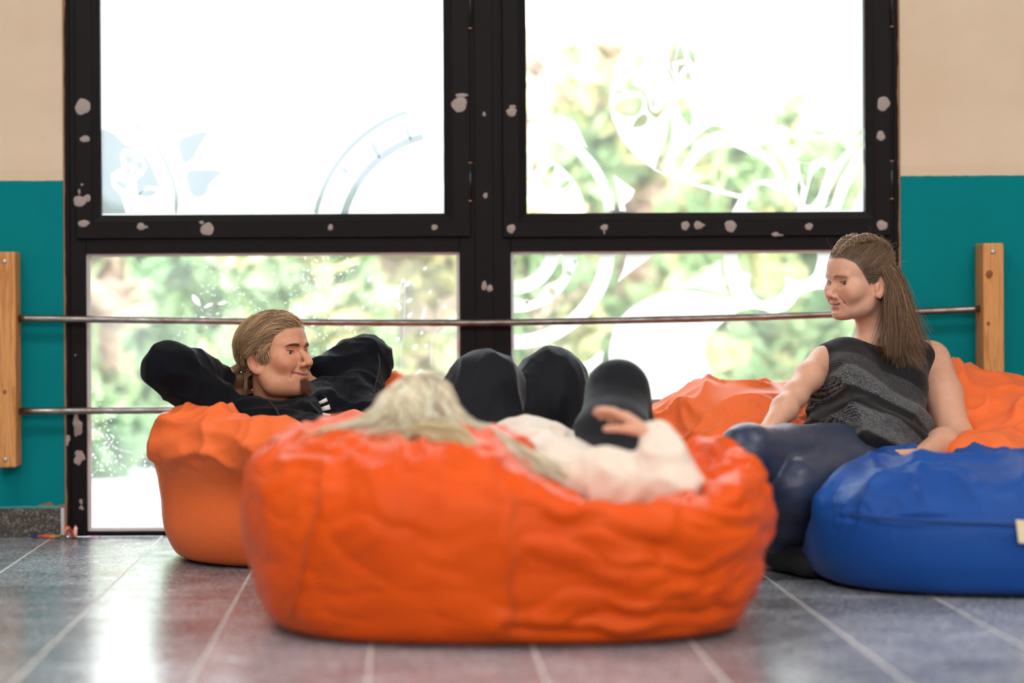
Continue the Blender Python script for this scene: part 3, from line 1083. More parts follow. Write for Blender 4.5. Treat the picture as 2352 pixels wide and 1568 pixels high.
# ------------------------------------------------------------------ outside
PAVE = mat('pale_paving', (0.72, 0.72, 0.71), 0.85, 0.2)
tag(box('ground', -14, 16, 0.22, 45, -0.2, -0.05, PAVE, bev=0), 'pale paved ground outside the window', kind='structure')
LEAF = bpy.data.materials.new('leaf')
LEAF.use_nodes = True
_n = NT(LEAF)
_a = _n.add('ShaderNodeVertexColor', layer_name='tint')
_n.link(_a.outputs[0], _n.b.inputs['Base Color'])
_n.b.inputs['Roughness'].default_value = 0.6
_t = _n.add('ShaderNodeBsdfTranslucent')
_n.link(_a.outputs[0], _t.inputs[0])
_m = _n.add('ShaderNodeMixShader')
_m.inputs[0].default_value = 0.5
_n.link(_n.b.outputs[0], _m.inputs[1])
_n.link(_t.outputs[0], _m.inputs[2])
_n.link(_m.outputs[0], _n.out.inputs[0])
BARK = mat('bark', (0.25, 0.18, 0.12), 0.9)


def shrub(name, label, x, y, rx, h, cols, n, seed, cat='shrub', trunk=0.0, leafsz=0.095):
    r = np.random.default_rng(seed)
    root = tag(empty(name, (x, y, -0.05)), label, cat, 'plants outside the window')
    lob = [(x + r.uniform(-.45, .45) * rx, y + r.uniform(-.3, .3) * rx, trunk + (h - trunk) * (.08 + .84 * k / 11), rx * r.uniform(.5, .75) * (1 - .25 * k / 11)) for k in range(12)]
    lb = np.array(lob)[r.integers(0, 12, n)]
    d = r.normal(size=(n, 3))
    d /= np.linalg.norm(d, axis=1)[:, None]
    c = lb[:, :3] + d * (lb[:, 3] * r.uniform(.45, 1.05, n))[:, None] * np.array((1, .8, 1))
    c[:, 2] = np.clip(c[:, 2], -0.03, h)
    t = r.normal(size=(n, 3))
    t /= np.linalg.norm(t, axis=1)[:, None]
    b = np.cross(t, r.normal(size=(n, 3)))
    b /= np.linalg.norm(b, axis=1)[:, None]
    s = (leafsz * r.uniform(.6, 1.4, n))[:, None]
    V = np.stack([c - t * s, c + b * s * .55, c + t * s, c - b * s * .55], 1).reshape(-1, 3)
    F = np.arange(4 * n).reshape(n, 4)
    tone = pnoise((c * 3.1 + seed).astype(np.float32))
    ci = np.clip(((tone * 1.1 + .5 + r.normal(0, .12, n)) * len(cols)).astype(int), 0, len(cols) - 1)
    if cat == 'tree':
        cols = [tuple(v * .72 for v in c_) for c_ in cols]
    C = np.clip(np.array(cols)[ci] * r.uniform(.8, 1.2, n)[:, None], 0, .9)
    mesh_obj('foliage', V, F, LEAF, root, False, np.repeat(C, 4, 0))['kind'] = 'stuff'
    paths, rad = [], []
    for lx, ly, lz, lr in lob[5:11]:
        paths.append([(x, y, -0.05), (x + (lx - x) * .25, y + (ly - y) * .25, (lz + .05) * .5), (lx, ly, lz)])
        rad.append([0.02 + trunk * .03, 0.012 + trunk * .02, 0.005])
    v, f = tube_mesh(paths, rad, 6)
    mesh_obj('stem', v, f, BARK, root)


G1, G2, G3, Y1, K1, R1 = (.38, .52, .27), (.47, .60, .34), (.31, .46, .25), (.64, .61, .33), (.66, .50, .40), (.64, .44, .35)
shrub('shrub', 'green shrub with pinkish tips outside, behind the left edge of the lower left pane', -1.42, 3.0, .40, .98, (G3, G1, G2, K1), 3400, 1)
shrub('shrub', 'dense green shrub outside, behind the raised elbow of the man', -.92, 3.7, .42, 1.02, (G3, G1, G2, G1), 3400, 2)
shrub('shrub', 'green and yellow shrub outside, behind the head of the man', -.45, 2.95, .40, 1.0, (G1, G2, Y1, G2), 3400, 3)
shrub('shrub', 'yellowish shrub outside, behind the left hand of the man', .02, 3.7, .42, 1.02, (G2, Y1, K1, Y1), 3400, 13)
shrub('shrub', 'yellow and pink shrub outside, right behind the middle mullion', .42, 3.0, .38, 1.0, (Y1, G2, K1, G1), 3400, 14)
shrub('shrub', 'tall shrub with pinkish top outside, behind the ring film right of the mullion', .84, 3.7, .42, 1.75, (G1, G2, Y1, K1), 2600, 4)
shrub('shrub', 'light green shrub outside, behind the flower film', 1.26, 3.0, .39, 1.45, (G2, G1, Y1, G2), 3600, 5)
shrub('shrub', 'tall light green shrub outside, behind the leaf cut-outs of the film', 1.68, 3.7, .41, 1.55, (G2, Y1, G1, G2), 3600, 15)
shrub('shrub', 'green shrub outside, behind the seated woman', 2.08, 3.0, .40, 1.40, (G1, G3, G2), 2600, 6)
shrub('shrub', 'green shrub outside, hidden in part by the right wall', 2.6, 3.6, .42, 1.45, (G1, G3, Y1), 1500, 7)
shrub('shrub', 'green shrub outside, hidden in part by the left wall', -1.95, 3.6, .42, 1.0, (G1, G3, K1), 1500, 8)
shrub('tree', 'small russet tree beyond the shrubs, left of the flower film', .98, 8.0, .80, 2.35, (R1, K1, Y1, K1), 2200, 9, 'tree', 0.7, 0.11)
shrub('tree', 'slender pale green tree beyond the shrubs, behind the star of the flower film', 1.95, 11.2, .80, 2.75, (G2, K1, G2, Y1), 2600, 31, 'tree', 0.6, 0.11)
shrub('tree', 'small yellow green tree beyond the shrubs at far right', 3.5, 8.5, 1.0, 2.5, (G2, Y1, G1), 2200, 12, 'tree', 0.7, 0.11)
# ------------------------------------------------------------------ people: implicit bodies
def frame(fwd, up):
    f = nrm(fwd)
    u = np.asarray(up, float)
    u = nrm(u - f * (u @ f))
    return np.stack([np.cross(f, u), f, u], 1)          # columns: person's right, forward, up


class Head:
    def __init__(self, c, fwd, up, s=0.95, smile=1.0, beard=False, male=False, squint=0.0032, cheek=0.0):
        self.c, self.R, self.s = np.asarray(c, float), frame(fwd, up), s
        self.bb = (self.c - .165 * s, self.c + .165 * s)
        self.smile, self.beard, self.male, self.squint, self.cheek = smile, beard, male, squint, cheek

    def w(self, *p):
        return self.c + self.R @ (np.array(p, float) * self.s)

    def loc(self, p):
        return ((p - self.c.astype(np.float32)) @ self.R.astype(np.float32)) / np.float32(self.s)

    def warp(self, q):
        if not self.male:
            q = q.copy()
            z = q[:, 2]
            q[:, 2] = np.where(z < -.040, -.040 + (z + .040) * np.float32(1.22), z)
        return q

    def skull_local(self, q):
        d = ell((0, -.010, .028), (.074, .092, .084))(q)
        d = smin(d, ell((0, .040, .036), (.060, .050, .060))(q), .03)
        return d

    def sdf(self, p):
        q = self.warp(self.loc(p))
        d = self.skull_local(q)
        d = smin(d, ell((0, .034, -.032), (.0605 + self.cheek * .5, .057, .062))(q), .025)
        i = np.nonzero((q[:, 1] > -.045) & (q[:, 2] < .05) & (d < .06))[0]
        if len(i):
            d[i] = self.face(q[i], d[i])
        i = np.nonzero((np.abs(q[:, 0]) > .045) & (q[:, 1] < .04) & (q[:, 1] > -.06) & (np.abs(q[:, 2] + .018) < .06))[0]
        if len(i):
            d[i] = self.ears(q[i], d[i])
        return d * np.float32(self.s)

    def face(self, q, d):
        sm = self.smile
        fm = 0.0 if self.male else 1.0
        qa = q.copy()
        qa[:, 0] = np.abs(qa[:, 0])                       # mirrored features
        d = smin(d, ell((.044, .054, -.022 + .003 * sm), (.021 + self.cheek, .026, .021 + self.cheek))(qa), .022)
        jw = .0035 if self.male else 0.0
        jw -= .006 * fm
        d = smin(d, cap((.050 + jw, .0, -.048), (.044 + jw, .022, -.083 + .006 * fm), .019, .017 - .001 * fm)(qa), .035)
        d = smin(d, cap((.044 + jw, .022, -.083 + .006 * fm), (.010, .072 - .003 * fm, -.097), .017 - .001 * fm, .016)(qa), .034)
        d = smin(d, ell((0, .066 - .002 * fm, -.066), (.034, .026, .032))(q), .025)
        d = smin(d, ell((0, .079, -.097), (.019, .014, .0155))(q), .014)
        d = smin(d, ell((0, .03, -.088), (.040, .045, .022))(q), .03)
        # brow ridge, sockets
        d = smin(d, cap((.010, .087, .020), (.040, .074, .022), .009 if self.male else .0075, .008)(qa), .014)
        d = smax(d, -ell((.031, .095, .002), (.021, .017, .0125))(qa), .014)
        # smiling cheeks
        d = smin(d, ell((.037, .067, -.030), (.0195 + self.cheek, .0185 - .0035 * fm, .017 + .005 * fm))(qa), .014 + .004 * sm + .010 * fm)
        # lids over the eyeballs, then the slit between them
        d = smin(d, ell((.031, .0660, .000), (.0168, .0142, .0140))(qa), .005)
        lz = q[:, 2] - np.float32(.16) * (qa[:, 0] - np.float32(.031)) * np.float32(.8)
        lid = ell((.0312, .083, -.0003), (.0150, .013, self.squint))(np.stack([qa[:, 0], q[:, 1], lz], 1))
        d = smax(d, -lid, .0010)
        d = smin(d, smax(ell((.031, .0662, .000), (.0168, .0152, .0150))(qa), -(lz - np.float32(self.squint + .0012)), .002), .003)
        # nose
        nw = 1.08 if self.male else 1.0
        n = cap((0, .085 - .002 * fm, .010), (0, .111 - .006 * fm, -.026), .0075, .0088 - .001 * fm)(q)
        n = smin(n, ell((0, .1135 - .006 * fm, -.0315 + .0015 * fm), (.0112 * nw, .0108, .0098 - .0008 * fm))(q), .008)
        n = smin(n, ell((.0125 * nw, .100 - .004 * fm, -.0355), (.0078, .0105, .0076 - .0008 * fm))(qa), .005)
        d = smin(d, n, .006)
        d = smax(d, -ell((.0066, .105 - .005 * fm, -.0428), (.0042, .0056, .0042))(qa), .003)
        # fold from nose to mouth corner
        if sm > 0:
            d = smax(d, -cap((.0195, .0955, -.033), (.0335, .084, -.055), .0026 - .0012 * fm, .0034 - .0016 * fm)(qa), .006)
            d = smax(d, -cap((.0335, .084, -.055), (.0365, .077, -.068), .0030 - .0018 * fm, .0016 - .0008 * fm)(qa), .006)
        # lips
        zc = -.0615 + .0045 * sm
        q_ = qa
        qa = qa + np.array((0, .0025 * fm, 0), np.float32)
        ul = smin(cap((0, .0945, -.0585), (.012, .0925, -.0575), .0046, .0046)(qa), cap((.012, .0925, -.0575), (.0255 + .003 * sm, .079, zc + .001), .0045, .0022)(qa), .003)
        ll = smin(cap((0, .0935, -.0685), (.012, .0905, -.0675), .0056, .0050)(qa), cap((.012, .0905, -.0675), (.0245 + .003 * sm, .0785, zc - .001), .0048, .0022)(qa), .003)
        d = smin(d, ul, .004)
        d = smin(d, ll, .004)
        g = smin(cap((0, .1005, -.0632), (.013, .0975, -.0622), .0022, .0022)(qa), cap((.013, .0975, -.0622), (.0275 + .003 * sm, .0815, zc + .0015), .0020, .0010)(qa), .002)
        d = smax(d, -g, .0022)
        qa = q_
        d = smax(d, -ell((0, .095, -.0805), (.016, .007, .0042))(q), .008)
        return d

    def ears(self, q, d):
        qa = q.copy()
        qa[:, 0] = np.abs(qa[:, 0])
        # ears
        e = qa - np.array((.0745, -.008, -.018), np.float32)
        t = math.radians(14)
        y, z = e[:, 1] * math.cos(t) + e[:, 2] * math.sin(t), -e[:, 1] * math.sin(t) + e[:, 2] * math.cos(t)
        o = math.radians(24)
        x2, y2 = e[:, 0] * math.cos(o) + y * math.sin(o), -e[:, 0] * math.sin(o) + y * math.cos(o)
        eq = np.stack([x2, y2, z], 1)
        ear = ell((.000, -.006, .002), (.0075, .0185, .031))(eq)
        ear = smax(ear, -ell((.0085, -.006, .004), (.0075, .0125, .0225))(eq), .005)
        ear = smin(ear, ell((.001, -.002, -.024), (.006, .010, .010))(eq), .008)
        ear = smin(ear, cap((.002, .006, .004), (.003, .006, -.010), .0045)(eq), .005)
        ear = smin(ear, cap((.0025, -.012, .012), (.003, -.011, -.010), .003)(eq), .005)
        d = smin(d, ear, .006)
        return d

    def colors(self, V, base, lip, hairc=None, scalp=None, beardc=None):
        q = self.warp(self.loc(V.astype(np.float32)))
        qa = q.copy()
        qa[:, 0] = np.abs(qa[:, 0])
        C = np.tile(np.array(base, float), (len(V), 1))
        inhead = (q[:, 2] > -.125) & (np.abs(q[:, 0]) < .11) & (np.abs(q[:, 1]) < .14) & (q[:, 2] < .14)
        red = np.exp(-(((qa - np.array((.043, .068, -.026))) / np.array((.024, .03, .02))) ** 2).sum(1)) * .55
        red += np.exp(-(((q - np.array((0, .112, -.03))) / np.array((.012, .012, .012))) ** 2).sum(1)) * .5
        red += np.exp(-(((qa - np.array((.078, -.014, -.018))) / np.array((.012, .025, .035))) ** 2).sum(1)) * .5
        C = C * (1 - red[:, None] * inhead[:, None]) + np.array(base) * np.array((1.06, .74, .66)) * red[:, None] * inhead[:, None]
        sm = self.smile
        zc = -.0615 + .0045 * sm
        dl = np.minimum(seg_dist(qa, [(0, .0945, -.0585), (.012, .0925, -.0575), (.0265 + .003 * sm, .080, zc)]), seg_dist(qa, [(0, .0935, -.0685), (.012, .0905, -.0675), (.0255 + .003 * sm, .080, zc)]))
        m = (1 - sstep(dl, .0042, .0070)) * inhead * (q[:, 1] > .05)
        C = C * (1 - m[:, None]) + np.array(lip) * m[:, None]
        gl = seg_dist(qa, [(0, .0985, -.0632), (.013, .0955, -.0622), (.0285 + .003 * sm, .0795, zc + .001)])
        m = (1 - sstep(gl, .0024, .0040)) * inhead
        C = C * (1 - .75 * m[:, None]) + np.array((.16, .05, .04)) * .75 * m[:, None]
        lz = q[:, 2] - .128 * (qa[:, 0] - .031)
        m = np.exp(-((lz - self.squint) / .0014) ** 2) * np.exp(-((qa[:, 0] - .032) / .0155) ** 8) * (q[:, 1] > .062) * inhead
        C = C * (1 - .85 * m[:, None]) + np.array((.05, .025, .02)) * .85 * m[:, None]
        if beardc is not None:
            b = np.exp(-(((q - np.array((0, .082, -.098))) / np.array((.024, .030, .020))) ** 2).sum(1) ** 1.5)
            b = np.maximum(b, .30 * np.exp(-(((q - np.array((0, .10, -.050))) / np.array((.030, .03, .007))) ** 2).sum(1)))
            b = np.maximum(b, .16 * sstep(-q[:, 2], .045, .085) * (q[:, 1] > -.01))
            b = b * inhead
            C = C * (1 - b[:, None]) + np.array(beardc) * b[:, None]
        if scalp is not None:
            k = scalp(q) * inhead
            C = C * (1 - k[:, None]) + np.array(hairc) * k[:, None]
        return C


def headf(H):
    def f(p):
        return H.sdf(p)
    f.bb = H.bb
    return f


def skullf(H):
    def f(p):
        return H.skull_local(H.loc(p)) * np.float32(H.s)
    f.bb = H.bb
    return f


def hand(wr, d, n, length=0.17, curl=0.5, side=1, spread=0.5, thumb_out=0.6, curls=None):
    """list of primitives: palm and five fingers. wr wrist, d direction of the hand, n palm normal (palm faces n), side: thumb on +cross(d,n)*side"""
    wr, d = np.asarray(wr, float), nrm(d)
    n = np.asarray(n, float)
    n = nrm(n - d * (n @ d))
    s = np.cross(d, n) * side                    # towards the thumb
    L = length
    pts = []
    kn = wr + d * L * .50
    pr = []
    for i, off in enumerate((.38, .13, -.12, -.36)):
        pr.append((cap(wr + d * L * .06 + s * off * L * .22, kn + s * off * L * .43, L * .085, L * .075), L * .06))
    lens = (.41, .46, .43, .34)
    for i, off in enumerate((.38, .13, -.12, -.36)):
        c = curl if curls is None else curls[i]
        a = kn + s * off * L * .45
        dd = nrm(d + s * off * spread * .35)
        ang = 0.0
        r = L * (.056, .058, .055, .049)[i]
        for k, fr_ in enumerate((.45, .32, .23)):
            ang += c * (0.75, 1.05, .75)[k]
            v = dd * math.cos(ang) + n * math.sin(ang)
            b = a + v * L * lens[i] * fr_
            pr.append((cap(a, b, r, r * .92), L * .012))
            a, r = b, r * .92
    a = wr + d * L * .14 + s * L * .15
    v = nrm(d * .75 + s * thumb_out + n * .35)
    b = a + v * L * .24
    pr.append((cap(a, b, L * .075, L * .062), L * .03))
    v2 = nrm(v + d * .35 + n * .25 * (1 + curl))
    c = b + v2 * L * .18
    pr.append((cap(b, c, L * .060, L * .055), L * .014))
    v3 = nrm(v2 + n * .2)
    pr.append((cap(c, c + v3 * L * .14, L * .055, L * .046), L * .012))
    return pr


def chain(pts, rad, k=None):
    out = []
    for a, b, ra, rb in zip(pts[:-1], pts[1:], rad[:-1], rad[1:]):
        f = cap(a, b, ra, rb)
        out.append((f, k) if k else f)
    return out


# ---- joints (depth: 0 = window wall, towards the camera negative)
MAN = dict(
    head=Head(P(631, 815, -.56), (.82, -.57, .10), (-.06, .05, 1), .93, 1.5, True, True, .0050),
    neck=P(628, 935, -.52), SR=P(560, 992, -.65), SL=P(802, 945, -.47),
    ER=P(390, 846, -.72), WR=P(496, 873, -.575), EL=P(842, 826, -.27), WL=P(742, 856, -.40),
    chest=P(705, 985, -.62), HR=np.array((.00, -1.02, .20)), HL=np.array((.16, -.84, .20)),
    KR=P(1116, 884, -.93), KL=P(1266, 880, -.66), AR=np.array((.27, -1.10, .09)), AL=np.array((.46, -.74, .09)))
WOM = dict(
    head=Head(P(1976, 645, -.62), (-.90, -.42, -.09), (-.04, -.02, 1), .89, 1.05, cheek=.0025, squint=.0058),
    neck=P(2022, 778, -.585), SR=P(1890, 826, -.70), SL=P(2138, 828, -.53),
    ER=P(1826, 906, -.85), WR=P(1764, 988, -.99), EL=P(2196, 1006, -.72), WL=P(2118, 1048, -.94),
    HR=P(1890, 1062, -.86), HL=P(2020, 1062, -.76),
    KR=P(1716, 1040, -1.20), KL=P(1822, 1118, -1.16), AR=P(1806, 1262, -.98), AL=P(1836, 1280, -.92))
GIRL = dict(
    head=Head(P(968, 978, -1.80), (.45, .62, .62), (-.45, -.62, .55), .88, 0.3),
    neck=P(1120, 1050, -1.70), SR=P(1285, 1098, -1.84), SL=P(1195, 1030, -1.36),
    ER=P(1546, 1122, -1.96), WR=P(1512, 1012, -1.90), EL=P(1330, 1060, -1.22), WL=P(1390, 1080, -1.38),
    HR=P(1395, 1150, -1.42), HL=P(1330, 1120, -1.20),
    KR=P(1418, 898, -1.12), KL=P(1480, 1130, -.98), AR=np.array((.60, -1.00, .10)), AL=np.array((.68, -.86, .10)))

# ---- man: cloth volumes
m_ = MAN
man_pants = union(
    chain([m_['HR'], m_['KR'] + np.array((0, 0, -.004)), m_['AR']], [.098, .079, .058]) + chain([m_['HL'], m_['KL'], m_['AL']], [.098, .079, .058])
    + [(cap(m_['HR'], m_['HL'], .105, .105), .05)], .035)
hood_ring = [P(588, 948, -.63), P(640, 966, -.69), P(705, 952, -.68), P(745, 925, -.60), P(742, 900, -.48), P(660, 915, -.41), P(590, 925, -.47), P(570, 938, -.56)]
man_torso = union(
    [cap(m_['SR'], m_['SL'], .066, .068), (cap(m_['SR'] + np.array((.05, 0, -.03)), m_['HR'] + np.array((0, 0, .03)), .090, .108), .06), (cap(m_['SL'] + np.array((-.02, -.02, -.03)), m_['HL'] + np.array((0, 0, .03)), .088, .105), .06),
     (ell(m_['chest'] + np.array((0, .02, -.03)), (.12, .12, .085)), .06)]
    + [(f, .022) for f in chain(hood_ring + hood_ring[:1], [.026] * 9)], .05)
man_arms = union(
    chain([m_['SR'], m_['ER'] * .5 + m_['SR'] * .5 + np.array((0, 0, -.006)), m_['ER']], [.062, .057, .055]) + chain([m_['ER'], m_['WR'] * .55 + m_['ER'] * .45, m_['WR']], [.055, .054, .042])
    + chain([m_['SL'], m_['EL']], [.072, .056]) + chain([m_['EL'], m_['WL'] * .5 + m_['EL'] * .5, m_['WL']], [.056, .052, .039]), .03)


def man_hoodie(p):
    d = smin(man_torso(p), man_arms(p), .03)
    hole = cap(m_['neck'] + np.array((.005, 0, -.03)), m_['head'].w(0, .02, -.05), .064, .072)(p)
    return smax(d, -hole, .012)


man_hoodie.bb = man_torso.bb
# ---- woman
w_ = WOM
wmid = (w_['SR'] + w_['SL']) / 2
hmid = (w_['HR'] + w_['HL']) / 2
wf = nrm(np.cross(nrm(wmid - hmid), nrm(w_['SR'] - w_['SL'])))      # chest normal
if wf[1] > 0:
    wf = -wf
wom_torso = union(
    [cap(w_['SR'] * .80 + w_['SL'] * .20, w_['SL'] * .80 + w_['SR'] * .20, .050, .050),
     (cap(wmid * .52 + w_['SR'] * .48 + (hmid - wmid) * .22, w_['HR'] + np.array((.0, 0, .04)), .078, .098), .06), (cap(wmid * .62 + w_['SL'] * .38 + (hmid - wmid) * .2, w_['HL'] + np.array((0, 0, .04)), .080, .102), .06),
     (ell(wmid + (hmid - wmid) * .30 + (w_['SR'] - wmid) * .52 + wf * .042, (.058, .058, .064)), .045), (ell(wmid + (hmid - wmid) * .30 + (w_['SL'] - wmid) * .34 + wf * .042, (.056, .056, .062)), .045),
     (ell(wmid + (hmid - wmid) * .78 + wf * .035, (.105, .09, .09)), .06)], .05)
_legs_r = union(
    chain([w_['HR'], w_['KR'] * .5 + w_['HR'] * .5, w_['KR'], w_['KR'] * .65 + w_['AR'] * .35, w_['AR']], [.092, .075, .060, .056, .040]), .03)
_legs_l = union(chain([w_['HL'], w_['KL'] * .5 + w_['HL'] * .5, w_['KL'], w_['KL'] * .65 + w_['AL'] * .35, w_['AL']], [.094, .080, .062, .057, .040]) + [(cap(w_['HR'], w_['HL'], .095, .095), .05)], .03)
wom_legs = union([_legs_r, (_legs_l, .010)], .01)

# ---- girl
g_ = GIRL
girl_top = union(
    [cap(g_['SR'], g_['SL'], .062, .062), (cap(g_['SR'] + np.array((.04, .04, -.02)), g_['HR'], .082, .095), .05), (cap(g_['SL'] + np.array((.04, .02, -.02)), g_['HL'], .082, .095), .05)]
    + chain([g_['SR'], g_['SR'] * .5 + g_['ER'] * .5, g_['ER']], [.062, .060, .050], .03) + chain([g_['ER'], g_['ER'] * .5 + g_['WR'] * .5, g_['WR'] + (g_['WR'] - g_['ER']) * .04], [.050, .045, .034], .03)
    + chain([g_['SL'], g_['EL'], g_['WL']], [.058, .046, .032], .03), .04)
girl_legs = union(
    chain([g_['HR'], g_['KR'] * .5 + g_['HR'] * .5, g_['KR'], g_['KR'] * .6 + g_['AR'] * .4, g_['AR']], [.098, .088, .066, .062, .042])
    + chain([g_['HL'], g_['KL'], g_['AL']], [.095, .064, .042]) + [(cap(g_['HR'], g_['HL'], .098, .098), .05)], .035)
# ------------------------------------------------------------------ bean bags
def m_bag(name, c, c2, wear=0.0):
    m = mat(name, c, 0.5, 0.2, sheen=0.06)
    m.node_tree.nodes['Principled BSDF'].inputs['Sheen Roughness'].default_value = 0.35
    n = NT(m)
    co = n.coords()
    g = n.noise(3, 2, vec=co)
    col = n.mix(n.ramp(g.outputs[0], [(0.3, (0,) * 3), (0.7, (1,) * 3)]), c, c2)
    if wear:
        dd = n.noise(14, 3, 0.7, vec=co)
        col = n.mix(n.ramp(dd.outputs[0], [(0.6, (0,) * 3), (0.8, (wear,) * 3)]), col, tuple(x * .35 for x in c))
    n.link(col, n.b.inputs['Base Color'])
    wv = n.noise(700, 2, vec=co)
    cr = n.noise(26, 3, 0.62, vec=co)
    hgt = n.math('ADD', n.math('MULTIPLY', wv.outputs[0], 0.08), cr.outputs[0])
    n.bump(hgt, 0.35, 0.004)
    return m


ORANGE = m_bag('orange_nylon', (0.76, 0.092, 0.002), (0.69, 0.074, 0.001), .3)
ORANGE2 = m_bag('worn_orange_nylon', (0.90, 0.182, 0.048), (0.85, 0.155, 0.036), .3)
BLUE = m_bag('blue_nylon', (0.009, 0.075, 0.34), (0.008, 0.060, 0.29), .25)


def bag_mesh(name, f, lo, hi, h, disp, m, parent):
    def g(p):
        return smax(f(p), 0.0008 - p[:, 2], .02)
    V, Q = surface(g, lo, hi, h)
    V = fair(V, Q, 3)
    N = normals(V, Q)
    low = sstep(V[:, 2], 0.004, 0.05)
    V = V + N * (disp(V.astype(np.float32), N) * low)[:, None]
    V = fair(V, Q, 1, .4)
    V[:, 2] = np.maximum(V[:, 2], 0.0006)
    return mesh_obj(name, V, Q, m, parent)


def creases(p, lst):
    d = 0
    for pts, w, dep in lst:
        s = seg_dist(p, np.asarray(pts, np.float32))
        d = d - dep * np.exp(-(s / w) ** 2) + dep * .6 * np.exp(-((s - 2.1 * w) / (w * 1.2)) ** 2)
    return d


# front bag: the girl lies in it
GB = np.array((.210, -1.755, .15))
girl_all = union([girl_top, girl_legs, skullf(g_['head'])], .02)


def bag_front(p):
    s = 1 - np.float32(.085) * np.clip(1 - p[:, 2] / np.float32(.25), 0, 1) ** 2
    p0 = p
    p = np.stack([GB[0] + (p[:, 0] - GB[0]) / s, GB[1] + (p[:, 1] - GB[1]) / s, p[:, 2]], 1).astype(np.float32)
    d = supere(GB, (.520, .495, .228), 2.9, 4.0)(p)
    d = smin(d, ell((-.08, -1.74, .22), (.215, .34, .165))(p), .06)
    d = smin(d, ell((.625, -1.74, .205), (.105, .26, .150))(p), .04)
    # hollow where the body lies, the front rim stays up
    d = smax(d, -ell((.40, -1.46, .44), (.30, .34, .19))(p), .07)
    d = smax(d, -ell((.42, -2.02, .425), (.25, .34, .180))(p), .07)
    return smax(d, -(girl_all(p0) - .002), .025)


def disp_front(p, n):
    side = sstep(p[:, 0], .15, .45)
    wob = pnoise(p * 4.0)[:, None] * .07 + pnoise(p * 11)[:, None] * .03
    q = p + np.concatenate([wob * 0, wob * 0, wob], 1)
    fold = .012 - ridge(q, (2.2, 2.2, 13.0)) * .018 * (.12 + .95 * side) + ridge(q + 3.3, (5.0, 5.0, 27.0)) * .011 * (.2 + side) - ridge(q + 8.8, (6.0, 6.0, 19.0)) ** 2 * .012 * (.45 + .6 * side) + pnoise(p * 3.1) * .012
    left = ridge(p + 7.7, (16, 9, 3.5)) * .016 * sstep(p[:, 2], .22, .34)
    c = creases(p, [([P(870, 1030, -2.2), P(850, 1200, -2.25), P(760, 1260, -2.22)], .014, .010), ([P(1180, 1240, -2.22), P(1400, 1290, -2.2), P(1600, 1230, -2.1), P(1740, 1200, -1.9)], .012, .014),
                    ([P(1170, 1440, -2.21), P(1350, 1460, -2.2), P(1600, 1440, -2.1)], .012, .014), ([P(1250, 1180, -2.2), P(1450, 1205, -2.2), P(1690, 1185, -2.0)], .012, .014)])
    fold = fold * (1 - .55 * sstep(p[:, 0], .56, .72))
    return fold + left + pnoise(p * 7) * .006 + pnoise(p * 17) * .002 + c - .006


# man's bag
man_all = union([man_torso, man_arms, man_pants], .02)
MB = np.array((-.205, -.50, .150))


def bag_man(p):
    d = supere(MB, (.405, .41, .215), 2.5, 2.9)(p)
    d = smin(d, ell((-.425, -.55, .245), (.165, .26, .125))(p), .07)
    d = smin(d, ell((-.05, -.22, .29), (.24, .13, .14))(p), .07)
    d = smin(d, ell((.18, -.62, .15), (.30, .26, .16))(p), .08)
    d = smax(d, -(man_all(p) - .002), .03)
    rim = cap(P(428, 992, -.78), P(700, 1052, -1.02), .052, .052)(p)
    d = smin(d, smax(rim, -man_torso(p), .01), .10)
    return smax(d, -(girl_legs(p) - .004), .02)


def disp_man(p, n):
    top = sstep(p[:, 2], .20, .30)
    fold = ridge(p + pnoise(p * 4)[:, None] * .06, (5, 5, 13)) * .022 * top + ridge(p + 5.1, (10, 10, 16)) * .008 * top + ridge(p + pnoise(p * 9)[:, None] * .03 + 2.9, (9, 7, 11)) ** 2 * .014 * top
    c = creases(p, [([P(358, 1018, -.72), P(430, 1024, -.84), P(520, 1024, -.88), P(640, 1008, -.9)], .010, .012), ([P(395, 930, -.60), P(450, 965, -.78), P(540, 960, -.84)], .012, .012),
                    ([P(520, 990, -.86), P(560, 985, -.87), P(590, 1010, -.9)], .010, .010), ([P(410, 1045, -.82), P(440, 1030, -.85)], .007, .006), ([P(500, 1055, -.88), P(540, 1030, -.88)], .007, .006)])
    return fold + pnoise(p * 6) * .006 + c - .004


# woman's bag
wom_all = union([wom_torso, wom_legs, cap(w_['SL'], w_['EL'], .047, .043), cap(w_['EL'], w_['WL'], .043, .032), cap(w_['SR'], w_['ER'], .045, .038), cap(w_['ER'], w_['WR'], .038, .03)], .02)


def bag_wom(p):
    d = supere((1.13, -.50, .15), (.50, .40, .17), 2.4, 2.5)(p)
    d = smin(d, ell((.86, -.38, .27), (.24, .22, .155))(p), .08)
    d = smin(d, ell((1.42, -.36, .27), (.25, .27, .19))(p), .08)
    d = smin(d, ell((1.62, -.55, .22), (.20, .27, .17))(p), .08)
    d = smin(d, ell((1.12, -.22, .25), (.40, .15, .16))(p), .07)
    d = smin(d, ell((1.46, -.82, .17), (.22, .14, .135))(p), .07)
    d = smax(d, -(wom_all(p) - .002), .03)
    d = smax(d, p[:, 1] + .035, .02)
    d = smax(d, -(man_pants(p) - .004), .02)
    return smax(d, -(girl_legs(p) - .004), .02)


def disp_wom(p, n):
    top = sstep(p[:, 2], .14, .26)
    fold = ridge(p + pnoise(p * 5)[:, None] * .05, (8, 4, 5)) * .020 * top + ridge(p + 2.2, (5, 6, 8)) * .014 * top + ridge(p + pnoise(p * 9)[:, None] * .03 + 6.1, (8, 9, 9)) ** 2 * .016 * top
    return fold + pnoise(p * 7) * .006 - .010


